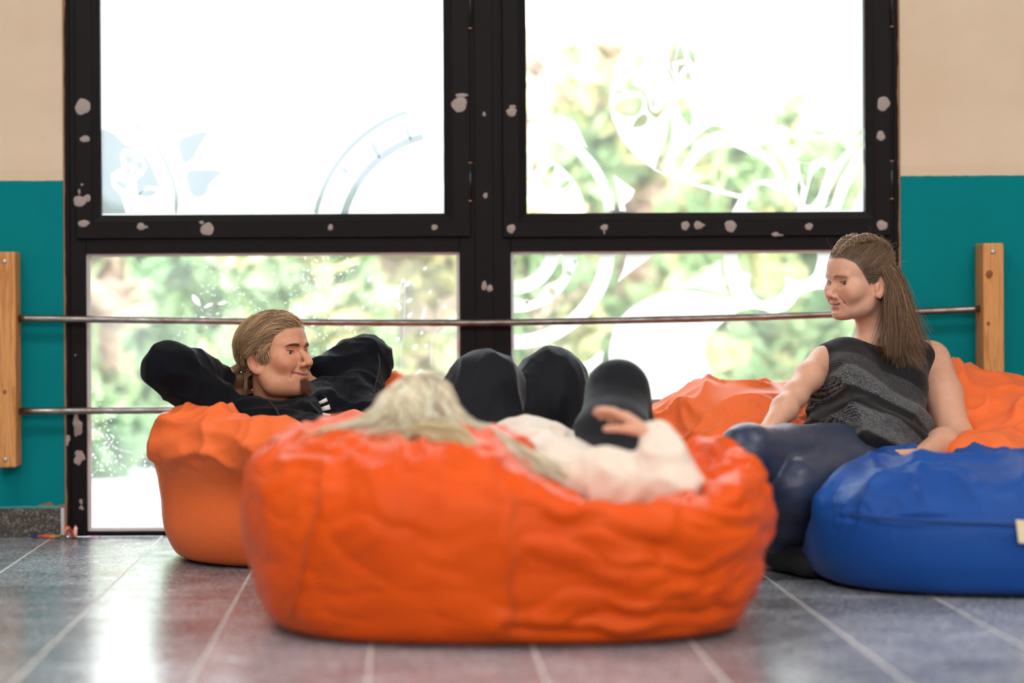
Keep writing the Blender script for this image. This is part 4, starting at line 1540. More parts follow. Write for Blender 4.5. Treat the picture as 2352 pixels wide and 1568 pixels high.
def bag_blue(p):
    d = supere((1.40, -1.14, .110), (.495, .405, .165), 2.6, 2.8)(p)
    d = smin(d, ell((1.14, -1.05, .155), (.17, .20, .085))(p), .06)
    d = smin(d, ell((1.45, -.98, .165), (.28, .15, .085))(p), .05)
    d = smax(d, -ell((1.27, -1.09, .300), (.115, .14, .095))(p), .016)
    d = smax(d, -ell((1.58, -1.17, .310), (.15, .15, .10))(p), .016)
    for pts in ([P(1885, 1160, -1.25), P(2045, 1094, -1.12), P(2110, 1090, -1.0)], [P(2045, 1094, -1.12), P(2110, 1150, -1.28), P(2180, 1175, -1.42)], [P(2150, 1142, -1.22), P(2262, 1088, -1.06), P(2352, 1094, -1.0)], [P(2262, 1092, -1.06), P(2250, 1140, -1.25), P(2330, 1168, -1.40)]):
        for a, b in zip(pts[:-1], pts[1:]):
            d = smin(d, cap(a, b, .012, .012)(p), .035)
    d = smax(d, -(bag_wom(p) - .012), .02)
    return smax(d, -(wom_legs(p) - .004), .02)


def disp_blue(p, n):
    top = sstep(p[:, 2], .17, .24)
    fold = ridge(p + pnoise(p * 5)[:, None] * .06, (6, 5, 5)) * .030 * top + ridge(p + 4.7, (9, 8, 8)) ** 2 * .016 * top
    c = creases(p, [([P(1930, 1190, -1.36), P(2000, 1185, -1.45), P(2150, 1188, -1.5), P(2300, 1192, -1.52), P(2450, 1196, -1.52)], .006, .005)])
    wr = ridge(p + 9.1, (26, 20, 14)) * .006 * np.exp(-((p - np.array((1.02, -1.36, .17))) ** 2).sum(1) / .008)
    return fold + wr + pnoise(p * 6) * .007 + c - .006


BAGS = (
    ('bean_bag', bag_front, (-.42, -2.38, -.03), (.90, -1.14, .54), .0062, disp_front, ORANGE, 'large orange bean bag in the foreground with the blonde girl lying in it', GB),
    ('bean_bag', bag_man, (-.76, -1.16, -.03), (.62, .0, .52), .0062, disp_man, ORANGE2, 'orange bean bag by the window under the man in the dark hoodie', MB),
    ('bean_bag', bag_wom, (.45, -1.12, -.03), (1.96, .0, .56), .0066, disp_wom, ORANGE2, 'orange bean bag under the seated woman against the wall', (1.13, -.5, 0)),
    ('bean_bag', bag_blue, (.80, -1.62, -.03), (2.0, -.6, .36), .0062, disp_blue, BLUE, 'blue bean bag at the right edge in front of the woman', (1.4, -1.13, 0)))
ZIP = mat('blue_zip_tape', (0.008, 0.045, 0.20), 0.6)
TAG_M = mat('cream_label_cloth', (0.72, 0.62, 0.42), 0.8, 0.1)
bag_roots = []
for name, f, lo, hi, h, dsp, m, lab, c in BAGS:
    root = tag(empty(name, (c[0], c[1], 0)), lab, 'bean bag', 'bean bags')
    bag_mesh('cover', f, lo, hi, h, dsp, m, root)
    bag_roots.append(root)


def on_surface(f, pts, push=0.0):
    """slide points along y until they meet f = push (seen from the camera)"""
    out = []
    for p in pts:
        p = np.array(p, float)
        p[1] -= .25
        for _ in range(40):
            d = float(f(p[None].astype(np.float32))[0]) - push
            if d < .0006:
                break
            p[1] += d * .8
        out.append(p)
    return np.array(out)


zp = on_surface(bag_blue, [P(x, 1187 + (x - 1960) * .018, -1.45) for x in range(1960, 2500, 18)], .004)
tube('zip_seam', zp, 0.003, ZIP, bag_roots[3], 6)
tg = on_surface(bag_blue, [P(x, y, -1.5) for x, y in ((2320, 1188), (2372, 1192), (2376, 1244), (2324, 1240))], .006)
tg2 = tg + np.array((0, .0015, 0))
mesh_obj('label_tag', np.concatenate([tg, tg2]), [(0, 1, 2, 3), (7, 6, 5, 4), (0, 4, 5, 1), (1, 5, 6, 2), (2, 6, 7, 3), (3, 7, 4, 0)], TAG_M, bag_roots[3], False)
SEAM = mat('orange_seam_thread', (0.55, 0.10, 0.015), 0.8)
tube('seam', on_surface(bag_front, [P(1174 + 8 * math.sin(k), 1120 + 19 * k, -2.2) for k in range(20)], .0035), 0.0022, SEAM, bag_roots[0], 5)
tube('seam', on_surface(bag_front, [P(760 - 5 * k, 1040 + 20 * k, -2.1) for k in range(20)], .0035), 0.0022, SEAM, bag_roots[0], 5)
# ------------------------------------------------------------------ materials of people
def m_tint(name, rough, spec=0.4, sheen=0.0, bump=0.0, bscale=300, sub=0.0, mottle=0.0):
    m = mat(name, rough=rough, spec=spec, sheen=sheen)
    n = NT(m)
    a = n.add('ShaderNodeVertexColor', layer_name='tint')
    c = a.outputs[0]
    if mottle:
        g = n.noise(60, 5, vec=n.coords())
        c = n.mix(mottle, c, n.ramp(g.outputs[0], [(0.35, (0.72, 0.6, 0.55)), (0.65, (1.15, 1.15, 1.15))]), 'MULTIPLY')
    n.link(c, n.b.inputs['Base Color'])
    if sub:
        n.b.inputs['Subsurface Weight'].default_value = sub
        n.b.inputs['Subsurface Radius'].default_value = (0.010, 0.004, 0.002)
        n.b.inputs['Subsurface Scale'].default_value = 1.0
    if bump:
        g = n.noise(bscale, 3, vec=n.coords())
        n.bump(g.outputs[0], bump, 0.001)
    return m


SKIN = m_tint('skin', 0.46, 0.4, bump=0.12, bscale=420, sub=0.0, mottle=0.18)
HAIR = m_tint('hair', 0.36, 0.55)
EYE_W = mat('eye_white', (0.62, 0.58, 0.56), 0.15, 0.6)
EYE_I = mat('iris', (0.06, 0.055, 0.05), 0.12, 0.6)
FLEECE = mat('dark_navy_fleece', (0.0034, 0.0045, 0.0085), 0.8, 0.10, sheen=0.05)
_n = NT(FLEECE)
_g = _n.noise(420, 3, vec=_n.coords())
_n.bump(_g.outputs[0], 0.25, 0.0012)
JERSEY = mat('dark_navy_jersey', (0.0034, 0.0048, 0.0095), 0.65, 0.2, sheen=0.06)
LEGGING = mat('navy_stretch_leggings', (0.017, 0.029, 0.074), 0.40, 0.5, sheen=0.08)
CORD = mat('black_cord', (0.012, 0.012, 0.016), 0.7)
PRINT = mat('white_print', (0.75, 0.75, 0.76), 0.6)
SHOE = mat('white_canvas_shoe', (0.62, 0.61, 0.60), 0.7)
SHOE_D = mat('black_canvas_shoe', (0.02, 0.02, 0.024), 0.7)
KNIT = mat('cream_knit', (0.77, 0.69, 0.60), 0.85, 0.15, sheen=0.3)
_n = NT(KNIT)
_g = _n.add('ShaderNodeTexWave')
_g.inputs['Scale'].default_value = 60
_g.inputs['Distortion'].default_value = 3
_n.link(_n.coords(), _g.inputs['Vector'])
_n.bump(_g.outputs[0], 0.25, 0.002)


def m_tunic():
    m = mat('black_tunic_with_tweed_bands', rough=0.75, spec=0.25, sheen=0.1)
    n = NT(m)
    a = n.add('ShaderNodeVertexColor', layer_name='tint')
    co = n.coords()
    w = n.add('ShaderNodeTexWave', wave_type='BANDS', bands_direction='DIAGONAL')
    w.inputs['Scale'].default_value = 95
    w.inputs['Distortion'].default_value = 5
    w.inputs['Detail'].default_value = 2
    w.inputs['Detail Scale'].default_value = 2.5
    n.link(co, w.inputs['Vector'])
    g = n.noise(500, 3, vec=co)
    k = n.math('MULTIPLY', w.outputs['Fac'], g.outputs[0])
    tw = n.ramp(k, [(0.12, (0.010, 0.010, 0.012)), (0.40, (0.13, 0.135, 0.145)), (0.70, (0.34, 0.345, 0.36))])
    sep = n.add('ShaderNodeSeparateColor')
    n.link(a.outputs[0], sep.inputs[0])
    c = n.mix(sep.outputs[0], (0.0042, 0.0048, 0.0072), tw)
    n.link(c, n.b.inputs['Base Color'])
    n.bump(k, 0.3, 0.0015)
    return m


TUNIC = m_tunic()


# ------------------------------------------------------------------ makers
def mesh_regions(f, regions, sm=1):
    VV, QQ, b, done = [], [], 0, []
    for lo, hi, h in regions:
        V, Q = surface(f, lo, hi, h)
        c = V[Q].mean(1)
        keep = np.ones(len(Q), bool)
        for a2, b2 in done:                     # finer boxes already hold this piece of the surface
            keep &= ~((c > a2 + h * 1.2) & (c < b2 - h * 1.2)).all(1)
        done.append((np.asarray(lo, float), np.asarray(hi, float)))
        Q = Q[keep]
        use = np.unique(Q)
        mp = np.full(len(V), -1)
        mp[use] = np.arange(len(use))
        V, Q = V[use], mp[Q]
        V = fair(V, Q, sm, .3)
        VV.append(V)
        QQ.append(Q + b)
        b += len(V)
    return np.concatenate(VV), np.concatenate(QQ)


def around(pts, r):
    p = np.array(pts)
    return p.min(0) - r, p.max(0) + r


def cloth(name, f, lo, hi, h, m, parent, disp=None, colors=None, sm=2):
    V, Q = surface(f, lo, hi, h)
    V = fair(V, Q, sm)
    if disp is not None:
        N = normals(V, Q)
        V = V + N * disp(V.astype(np.float32), N)[:, None]
        V = fair(V, Q, 1, .35)
    return mesh_obj(name, V, Q, m, parent, True, None if colors is None else colors(V))


def eyes(head, parent, look=(0, 0), iris=EYE_I):
    for sx in (-1, 1):
        bm = bmesh.new()
        bmesh.ops.create_uvsphere(bm, u_segments=20, v_segments=14, radius=0.0126 * head.s)
        R = Matrix(head.R.tolist()).to_4x4() @ Matrix.Rotation(look[0], 4, 'Z') @ Matrix.Rotation(look[1], 4, 'X') @ Matrix.Rotation(math.radians(-90), 4, 'X')
        c = head.w(sx * .031, .0664, 0)
        for v in bm.verts:
            v.co = R @ v.co
        o = bm_obj('eyeball', bm, EYE_W, None, True)
        me = o.data
        me.materials.append(iris)
        ax = R.to_3x3() @ Vector((0, 0, 1))
        for p in me.polygons:
            if p.center.normalized().dot(ax) > 0.89:
                p.material_index = 1
        o.location = c
        adopt(o, parent)


def strand_mesh(name, paths, r0, cols, m, parent, sides=3, tip=0.25):
    """paths (n,k,3) -> thin tapered tubes in one mesh, vectorised"""
    p = np.asarray(paths, float)
    n, k, _ = p.shape
    t = np.gradient(p, axis=1)
    t /= np.linalg.norm(t, axis=2)[:, :, None] + 1e-12
    up = np.where(np.abs(t[:, :1, 2:3]) < .9, np.array((0, 0, 1.0)), np.array((1.0, 0, 0)))
    u = np.cross(t, up)
    u /= np.linalg.norm(u, axis=2)[:, :, None] + 1e-12
    b = np.cross(t, u)
    s = np.linspace(0, 1, k)
    r = (np.asarray(r0).reshape(-1, 1) if np.ndim(r0) else r0) * (1 - (1 - tip) * s ** 1.5)[None] * np.ones((n, 1))
    ang = np.linspace(0, 2 * math.pi, sides, endpoint=False)
    V = p[:, :, None, :] + r[:, :, None, None] * (np.cos(ang)[None, None, :, None] * u[:, :, None, :] + np.sin(ang)[None, None, :, None] * b[:, :, None, :])
    V = V.reshape(-1, 3)
    i = np.arange(n)[:, None, None] * (k * sides) + np.arange(k - 1)[None, :, None] * sides
    j = np.arange(sides)[None, None, :]
    j2 = (j + 1) % sides
    Q = np.stack([i + j, i + j2, i + sides + j2, i + sides + j], -1).reshape(-1, 4)
    C = np.repeat(np.asarray(cols), k * sides, axis=0)
    return tag(mesh_obj(name, V, Q, m, parent, True, C), kind='stuff')


def grad(f, p, e=.002):
    if not len(p):
        return p
    p = p.astype(np.float32)
    g = np.stack([f(p + np.array(d, np.float32) * e) - f(p - np.array(d, np.float32) * e) for d in ((1, 0, 0), (0, 1, 0), (0, 0, 1))], 1)
    return g / (np.linalg.norm(g, axis=1)[:, None] + 1e-9)


def push_out(f, p, lift):
    """move points out of f until f >= lift"""
    for _ in range(3):
        d = f(p.astype(np.float32))
        m = d < lift
        if not m.any():
            break
        g = grad(f, p[m])
        p[m] = p[m] + g * (lift[m] - d[m] if np.ndim(lift) else lift - d[m])[:, None]
    return p


def scalp_roots(head, mask, n, r):
    out = []
    while len(out) < n:
        d = r.normal(size=(4000, 3))
        d /= np.linalg.norm(d, axis=1)[:, None]
        q = np.array((0, -.01, .02)) + d * .09
        for _ in range(6):
            q = q - d * head.skull_local(q.astype(np.float32))[:, None]
        ok = mask(q) > r.uniform(.35, .65, len(q))
        out += list(q[ok])
    return np.array(out[:n])


def clump(paths, r, size=14, amt=.6, power=1.0):
    n, k, _ = paths.shape
    c = r.choice(n, max(1, n // size), replace=False)
    root = paths[:, 0]
    idx = np.empty(n, int)
    for ch in np.array_split(np.arange(n), max(1, n // 500)):
        idx[ch] = c[np.argmin(((root[ch][:, None] - root[c][None]) ** 2).sum(2), 1)]
    t = (np.linspace(0, 1, k) ** power * amt)[None, :, None]
    off = (root - root[idx])[:, None, :] * .45
    return paths * (1 - t) + (paths[idx] + off) * t, idx


def hair_cols(n, base, r, var=.25, idx=None):
    k = r.normal(1, var, n)
    if idx is not None:
        k = .5 * k + .5 * (1 + var * 1.6 * np.sin(idx * 12.9898))
    return np.clip(np.array(base)[None] * np.clip(k, .35, 1.9)[:, None], 0, .95)


def hairline(q, pts, soft=.004):
    ys, zs = zip(*pts)
    return sstep(q[:, 2] - np.interp(q[:, 1], ys, zs), -soft, soft)


def brows(head, parent, col, r, n=90, w=.0022, arch=.003, inner=0.0):
    for sx in (-1, 1):
        P_, C_ = [], []
        for k in range(n):
            t = r.uniform(0, 1)
            a = np.array((sx * (.013 + .032 * t), .105, (.0170 + inner * (1 - t) + arch * math.sin(t * 2.4) * 1.6 + r.normal(0, w * (1 - .5 * t)))))
            d = np.array((sx * .9, -.2, .35 - .7 * t))
            L = r.uniform(.006, .010)
            P_.append([head.w(*(a + d * L * s)) for s in np.linspace(0, 1, 4)])
            C_.append(np.array(col) * r.uniform(.7, 1.3))
        p = np.array(P_)
        q = p.reshape(-1, 3)
        for _ in range(8):
            d = head.sdf(q.astype(np.float32)) - .0008
            q = q - head.R[:, 1][None] * d[:, None] * .9
        strand_mesh('eyebrow', q.reshape(p.shape), .00042, C_, HAIR, parent)


def shoe(name, ank, dirn, m, parent, L=.25):
    d = nrm((dirn[0], dirn[1], 0))
    a = np.array((ank[0], ank[1], 0.0))
    heel, toe = a - d * .05, a + d * (L - .09)

    def f(p):
        e = smin(cap(heel + np.array((0, 0, .045)), toe + np.array((0, 0, .034)), .040, .036)(p), cap(a + np.array((0, 0, .05)), a + np.array((0, 0, .10)), .042, .044)(p), .03)
        return smax(e, .003 - p[:, 2], .01)
    lo, hi = around([heel, toe, a + np.array((0, 0, .1))], .06)
    lo[2] = -.01
    cloth(name, f, lo, hi, .006, m, parent)


def shrink(prims, s):
    return prims


# ------------------------------------------------------------------ the man
HM = m_['head']
man = tag(empty('person', (m_['HR'][0], m_['HR'][1], 0)), 'man in dark hoodie lying back smiling, hands behind his head, by the window', 'person')
d_r, d_l = nrm(P(588, 898, -.50) - m_['WR']), nrm(P(690, 885, -.44) - m_['WL'])
man_skin_f = union(
    [headf(HM), (cap(HM.w(0, -.018, -.055), m_['neck'] + np.array((.012, -.005, -.01)), .0505, .056), .022), (cap(m_['neck'] + np.array((.02, 0, -.035)), m_['chest'] + np.array((0, .03, -.05)), .055, .06), .04),
     (cap(m_['chest'] + np.array((0, .03, -.05)), (m_['HR'] + m_['HL']) / 2, .06, .07), .04)]
    + chain([m_['neck'] + np.array((.02, 0, -.035)), m_['SR'], m_['ER'], m_['WR']], [.04, .042, .036, .028], .02) + chain([m_['neck'] + np.array((.02, 0, -.035)), m_['SL'], m_['EL'], m_['WL']], [.04, .042, .036, .028], .02)
    + chain([(m_['HR'] + m_['HL']) / 2, m_['KR'], m_['AR']], [.07, .05, .036], .03) + chain([(m_['HR'] + m_['HL']) / 2, m_['KL'], m_['AL']], [.07, .05, .036], .03)
    + hand(m_['WR'], d_r, (.1, .8, .25), .175, .12, 1) + hand(m_['WL'], d_l, (-.3, -.8, .1), .185, .25, -1), .02)
reg = [(HM.c - np.array((.135, .14, .16)), HM.c + np.array((.145, .14, .13)), .0017),
       (*around([m_['WR'] - d_r * .04, m_['WR'] + d_r * .2], .06), .0034), (*around([m_['WL'] - d_l * .04, m_['WL'] + d_l * .2], .06), .0034),
       (np.array((-.72, -1.2, .02)), np.array((.55, -.2, .66)), .011)]
V, Q = mesh_regions(man_skin_f, reg)


def man_scalp(q):
    return hairline(q, [(-.12, -.085), (-.055, -.080), (-.03, -.045), (-.012, -.012), (.006, .002), (.018, -.030), (.026, -.026), (.038, .014), (.055, .046), (.075, .063), (.1, .070)]) * (np.abs(q[:, 0]) < .0765)


SK_M = np.array((.66, .325, .205))
C = HM.colors(V, SK_M, (.56, .235, .18), (.20, .12, .065), man_scalp, (.13, .055, .025))
mesh_obj('body', V, Q, SKIN, man, True, C)
eyes(HM, man, (math.radians(-6), 0))
r = np.random.default_rng(5)
brows(HM, man, (.17, .095, .05), r, 170, .0020, .002)

# his hair: swept back from the forehead, over the ear, down to the nape
n, K = 5200, 13
q0 = scalp_roots(HM, man_scalp, n, r)
hl = r.uniform(0, 1, n)


def man_obst(q):
    d = HM.skull_local(q)
    d = smin(d, cap((0, -.02, -.05), (0, -.05, -.16), .052, .056)(q), .03)
    return smin(d, ell((.078, -.012, -.016), (.010, .018, .03))(np.abs(q) * np.array((1, 0, 0), np.float32) + q * np.array((0, 1, 1), np.float32)), .01)


paths = [q0.copy()]
q = q0.copy()
front = sstep(q0[:, 1], .0, .07) * sstep(q0[:, 2], .05, .09)
total = .075 + .095 * sstep(q0[:, 2], -.02, .09) + .015 * r.normal(size=n)
wig = r.normal(size=(n, 3)) * .12
cl = pnoise((q0 * 34).astype(np.float32))[:, None] * np.array((.55, .45, .6))
grav = HM.R.T @ np.array((0, 0, -1.0))
burn = (q0[:, 1] > .008) & (q0[:, 2] < .012)
alive = np.ones(n)
for k in range(1, K):
    t = k / (K - 1)
    side = np.where(q0[:, 0] > -.028, 1.0, -1.0)
    d = np.stack([side * (.62 + .25 * front) * (1 - .45 * t), -np.ones(n) * (1.0 - .35 * t), .75 * front * max(0, 1 - 3.2 * t) + np.zeros(n)], 1)
    d += grav[None] * (.16 + 1.05 * t ** 1.2)
    d[burn] = np.array((0, .15, -1.0))
    d += wig + cl
    d /= np.linalg.norm(d, axis=1)[:, None]
    ax_ = np.abs(q[:, 0])
    ear = (ax_ > .05) & (q[:, 1] > -.040) & (q[:, 1] < .03) & (q[:, 2] < .000 + .25 * (-q[:, 1] - .01)) & ~burn
    alive = np.where(ear | (burn & (q[:, 2] < -.034)), 0, alive)
    q = q + d * (total / (K - 1) * alive)[:, None]
    lift = (.003 + .008 * hl + .008 * front * (1 - t)) * (.4 + .6 * min(1, t * 4))
    q = push_out(man_obst, q, lift.astype(np.float32))
    sd_ = man_obst(q.astype(np.float32))
    far = np.maximum(0, sd_ - lift - .004)
    q = q - grad(man_obst, q) * (far * .8)[:, None]
    q = q + r.normal(0, .0003, q.shape) + np.array((0, 0, -.0002))
    paths.append(q.copy())
paths = np.stack(paths, 1)
paths, ci = clump(paths, r, 44, .74, .7)
W_ = HM.c + (paths * HM.s) @ HM.R.T
strand_mesh('hair', W_, r.uniform(.0005, .0010, n), hair_cols(n, (.42, .275, .155), r, .40, ci), HAIR, man)
# goatee and moustache
nb = 700
bq = np.stack([np.clip(r.normal(0, .0105, nb), -.018, .018), np.full(nb, .115), -.090 + np.clip(r.normal(0, .009, nb), -.02, .013)], 1)
bw = HM.c + (bq * HM.s) @ HM.R.T
for _ in range(8):
    d = HM.sdf(bw.astype(np.float32)) - .0003
    bw = bw - HM.R[:, 1][None] * d[:, None] * .9
dirb = HM.R @ np.array((0, .5, -.9))
bp = bw[:, None, :] + (np.linspace(0, 1, 4)[None, :, None] * (dirb + r.normal(0, .35, (nb, 3)))[:, None, :]) * r.uniform(.007, .015, nb)[:, None, None]
strand_mesh('beard', bp, .00055, hair_cols(nb, (.14, .055, .022), r, .3), HAIR, man)


def hoodie_disp(p, nn):
    arm = np.exp(-np.minimum(seg_dist(p, [m_['SR'], m_['ER'], m_['WR']]), seg_dist(p, [m_['SL'], m_['EL'], m_['WL']])) / .08)
    a = ridge(p + pnoise(p * 7)[:, None] * .03, (8, 8, 20)) * .010
    b = ridge(p + 4.4, (17, 13, 9)) * .006
    el = np.exp(-(((p - m_['EL']) ** 2).sum(1)) / .008) + .6 * np.exp(-(((p - (m_['SR'] * .4 + m_['ER'] * .6)) ** 2).sum(1)) / .006)
    c = ridge(p + 1.7, (30, 24, 34)) * .006 * el
    return a + b + c + pnoise(p * 22) * .0015 - .004


hd = cloth('hoodie', man_hoodie, (-.76, -1.16, .03), (.34, -.16, .66), .0058, FLEECE, man, hoodie_disp)


def surf_path(f, pts, push):
    p = push_out(f, np.array(pts, float), push)
    return p


for q_ in ([P(618, 922, -.72), P(634, 940, -.75), P(640, 955, -.76), P(640, 968, -.77)], [P(712, 925, -.73), P(735, 950, -.75), P(742, 975, -.76), P(745, 995, -.77)]):
    tube('drawstring', surf_path(man_hoodie, spline(q_, 5), np.float32(.003)), .0032, CORD, man, 7)
st = surf_path(man_hoodie, spline([P(733, 905, -.70), P(744, 925, -.70), P(750, 945, -.70), P(746, 965, -.70)], 6), np.float32(.004))
tube('hood_cord_end', st, .010, FLEECE, man, 10)
for a, b in ((4, 6), (8, 11), (13, 15)):
    tube('white_bar', st[a:b + 1], .0112, PRINT, man, 10)
tube('sleeve_seam', surf_path(man_hoodie, spline([m_['EL'] + np.array((.03, -.06, .02)), P(872, 840, -.40), P(858, 900, -.50), P(850, 940, -.56)], 6), np.float32(.0025)), .0022, CORD, man, 5)


def pants_disp(p, nn):
    kn = np.exp(-(((p - m_['KR']) ** 2).sum(1)) / .02) + np.exp(-(((p - m_['KL']) ** 2).sum(1)) / .02)
    return ridge(p + pnoise(p * 6)[:, None] * .02, (17, 12, 5)) * .008 + ridge(p + 8.1, (22, 22, 7)) * .005 * kn - .003


cloth('trousers', man_pants, (-.16, -1.26, .05), (.62, -.56, .66), .0066, JERSEY, man, pants_disp)
shoe('shoe', m_['AR'], (.5, -.3), SHOE_D, man)
shoe('shoe', m_['AL'], (.6, -.1), SHOE_D, man)

# ------------------------------------------------------------------ the woman
HW = w_['head']
wom = tag(empty('person', (hmid[0], hmid[1], 0)), 'woman with half-up braided brown hair in sleeveless black top sitting by the wall', 'person')
dwl = nrm(P(2060, 1040, -1.04) - w_['WL'])
dwr = nrm(P(1730, 1015, -1.08) - w_['WR'])
wom_skin_f = union(
    [headf(HW), (cap(HW.w(0, -.022, -.055), w_['neck'] + np.array((.0, 0, -.02)), .043, .048), .022),
     (cap(w_['neck'] + np.array((0, 0, -.012)), w_['SR'] + np.array((.02, .01, -.004)), .034, .031), .035), (cap(w_['neck'] + np.array((0, 0, -.012)), w_['SL'] + np.array((-.01, 0, .004)), .036, .038), .035),
     (cap(w_['neck'] + np.array((0, 0, -.03)) , hmid, .060, .075), .04)]
    + chain([w_['SR'], w_['SR'] * .5 + w_['ER'] * .5, w_['ER'], w_['ER'] * .6 + w_['WR'] * .4, w_['WR']], [.034, .033, .029, .029, .021], .022)
    + chain([w_['SL'], w_['SL'] * .55 + w_['EL'] * .45, w_['EL'], w_['EL'] * .6 + w_['WL'] * .4, w_['WL']], [.050, .049, .041, .039, .026], .022)
    + chain([hmid, w_['KR'], w_['AR']], [.07, .045, .03], .03) + chain([hmid, w_['KL'], w_['AL']], [.07, .045, .03], .03)
    + hand(w_['WL'], dwl, (-.1, -.25, -1), .165, .85, -1, .3) + hand(w_['WR'], dwr, (.2, .1, -1), .165, .3, 1), .02)
reg = [(HW.c - np.array((.135, .14, .19)), HW.c + np.array((.15, .14, .12)), .0017),
       (*around([w_['SL'], w_['EL'], w_['WL'], w_['WL'] + dwl * .18], .075), .0038), (*around([w_['SR'], w_['ER'], w_['WR'], w_['WR'] + dwr * .17], .07), .0042),
       (np.array((.6, -1.35, .02)), np.array((1.5, -.35, .62)), .011)]
V, Q = mesh_regions(wom_skin_f, reg)
SK_W = np.array((.69, .38, .265))


def wom_scalp(q):
    return hairline(q, [(-.12, -.09), (-.055, -.085), (-.03, -.050), (-.012, -.008), (.006, .008), (.018, -.012), (.028, .004), (.042, .030), (.056, .054), (.075, .069), (.1, .074)]) * (np.abs(q[:, 0]) < .0765)


C = HW.colors(V, SK_W, (.60, .25, .21), (.11, .068, .044), wom_scalp)
mesh_obj('body', V, Q, SKIN, wom, True, C)
eyes(HW, wom, (math.radians(14), math.radians(0)))
r = np.random.default_rng(8)
brows(HW, wom, (.36, .20, .13), r, 90, .0013, .0018, .0030)
for pt in ((-.0805, -.004, -.0475), (-.0125, .1085, -.034)):
    bm = bmesh.new()
    bmesh.ops.create_icosphere(bm, subdivisions=2, radius=.0021 if pt[1] < 0 else .0013)
    p_ = HW.w(*pt)[None].astype(np.float32)
    p_ = push_out(HW.sdf, p_.astype(float), np.float32(.0004))
    bmesh.ops.translate(bm, verts=bm.verts, vec=Vector(p_[0]))
    bm_obj('earring' if pt[1] < 0 else 'nose_stud', bm, mat('bright_metal', (.85, .83, .78), .15, .5, 1.0), wom, True)

# hair drawn back to a knot
KNOT = np.array((.0, -.098, .040))
n, K = 3400, 11


def wom_obst(q):
    d = HW.skull_local(q)
    return smin(d, cap((0, -.02, -.05), (0, -.045, -.16), .044, .05)(q), .03)


q0 = scalp_roots(HW, lambda q: wom_scalp(q) * (q[:, 2] > -.012 - .35 * (q[:, 1] + .02)), n, r)
hl = r.uniform(0, 1, n)
wig = r.normal(0, .010, (n, 3))
paths = [q0]
for k in range(1, K):
    t = k / (K - 1)
    mid = q0 * (1 - t) + KNOT * t + np.array((0, 0, .030)) * math.sin(math.pi * t) * sstep(q0[:, 2], -.02, .06)[:, None] + wig * math.sin(math.pi * t)
    mid[:, 2] += -.016 * math.sin(math.pi * t) * (1 - sstep(q0[:, 2], .0, .06))
    paths.append(push_out(wom_obst, mid.copy(), (.002 + .008 * hl * math.sin(math.pi * min(1, t * 1.2))).astype(np.float32)))
paths = np.stack(paths, 1)
paths, ci = clump(paths, r, 26, .6, .6)
strand_mesh('hair', HW.c + (paths * HW.s) @ HW.R.T, r.uniform(.0005, .0009, n), hair_cols(n, (.185, .115, .068), r, .3, ci), HAIR, wom)
# crown braids from the hairline to the knot
for sx in (-1, 1):
    base = spline([(sx * .012, .074, .082), (sx * .022, .045, .108), (sx * .030, .012, .121), (sx * .032, -.025, .121), (sx * .026, -.060, .102), (sx * .012, -.088, .070), (0, -.102, .040)], 12)
    base = push_out(lambda q: HW.skull_local(q), base.copy(), (.001 + .009 * sstep(np.linspace(0, 1, len(base)), 0, .25)).astype(np.float32))
    m = len(base)
    t = np.linspace(0, 1, m)
    nn = grad(HW.skull_local, base)
    tt = np.gradient(base, axis=0)
    tt /= np.linalg.norm(tt, axis=1)[:, None]
    ss = np.cross(tt, nn)
    ease = sstep(t, 0, .22)
    wdt = ((.0105 + .003 * np.sin(t * 3.1)) * (.25 + .75 * ease))[:, None]
    lp, lr, lc = [], [], []
    for ph in range(3):
        a = t * 2 * math.pi * 6.5 + ph * 2 * math.pi / 3
        cen = base + ss * np.sin(a)[:, None] * wdt + nn * (np.cos(2 * a) * .0035 * ease)[:, None]
        for s_ in range(46):
            o1, o2 = (r.normal(0, .0026) * (.3 + .7 * ease))[:, None], (r.normal(0, .0022) * (.3 + .7 * ease))[:, None]
            lp.append(cen + ss * o1 + nn * o2 + r.normal(0, .0005, 3))
            lr.append(.0011)
            lc.append(np.array((.24, .155, .095)) * r.uniform(.6, 1.5))
    strand_mesh('braid', HW.c + (np.array(lp) * HW.s) @ HW.R.T, np.array(lr), np.array(lc), HAIR, wom, 3, .8)
# loose hair falling behind the ear to the shoulder, and flyaway hairs
n, K = 3000, 15
q0 = scalp_roots(HW, lambda q: wom_scalp(q) * (q[:, 1] < -.012) * (q[:, 2] < .045) * (q[:, 0] < .05), n, r)
w0 = HW.c + (q0 * HW.s) @ HW.R.T
wom_ob = union([lambda p: wom_obst(HW.loc(p)) * np.float32(HW.s), wom_torso, cap(w_['neck'], w_['SL'], .040, .044), cap(w_['SL'], w_['EL'], .05, .045)], .015)
hl = r.uniform(0, 1, n)
L_ = r.uniform(.175, .245, n)
rgt = r.uniform(-.40, .42, n)
paths, q = [w0], w0.copy()
wig = r.normal(0, .10, (n, 3))
for k in range(1, K):
    t = k / (K - 1)
    back = HW.R @ np.array((-.35, -.8, .15))
    d = back[None] * max(0, .75 - 2.2 * t) + np.array((0, 0, -1.0)) + wig + np.stack([rgt * (.4 + .8 * t), -.22 * np.ones(n), np.zeros(n)], 1)
    d /= np.linalg.norm(d, axis=1)[:, None]
    q = q + d * (L_ / (K - 1))[:, None]
    q = push_out(wom_ob, q, (.003 + .014 * hl).astype(np.float32))
    paths.append(q.copy())
paths = np.stack(paths, 1)
paths, ci = clump(paths, r, 30, .72, 1.2)
strand_mesh('loose_hair', paths, r.uniform(.0005, .0010, n), hair_cols(n, (.20, .112, .062), r, .36, ci), HAIR, wom)
nf = 46
fq = scalp_roots(HW, lambda q: wom_scalp(q) * (q[:, 2] > .03), nf, r)
fw = HW.c + (fq * HW.s) @ HW.R.T
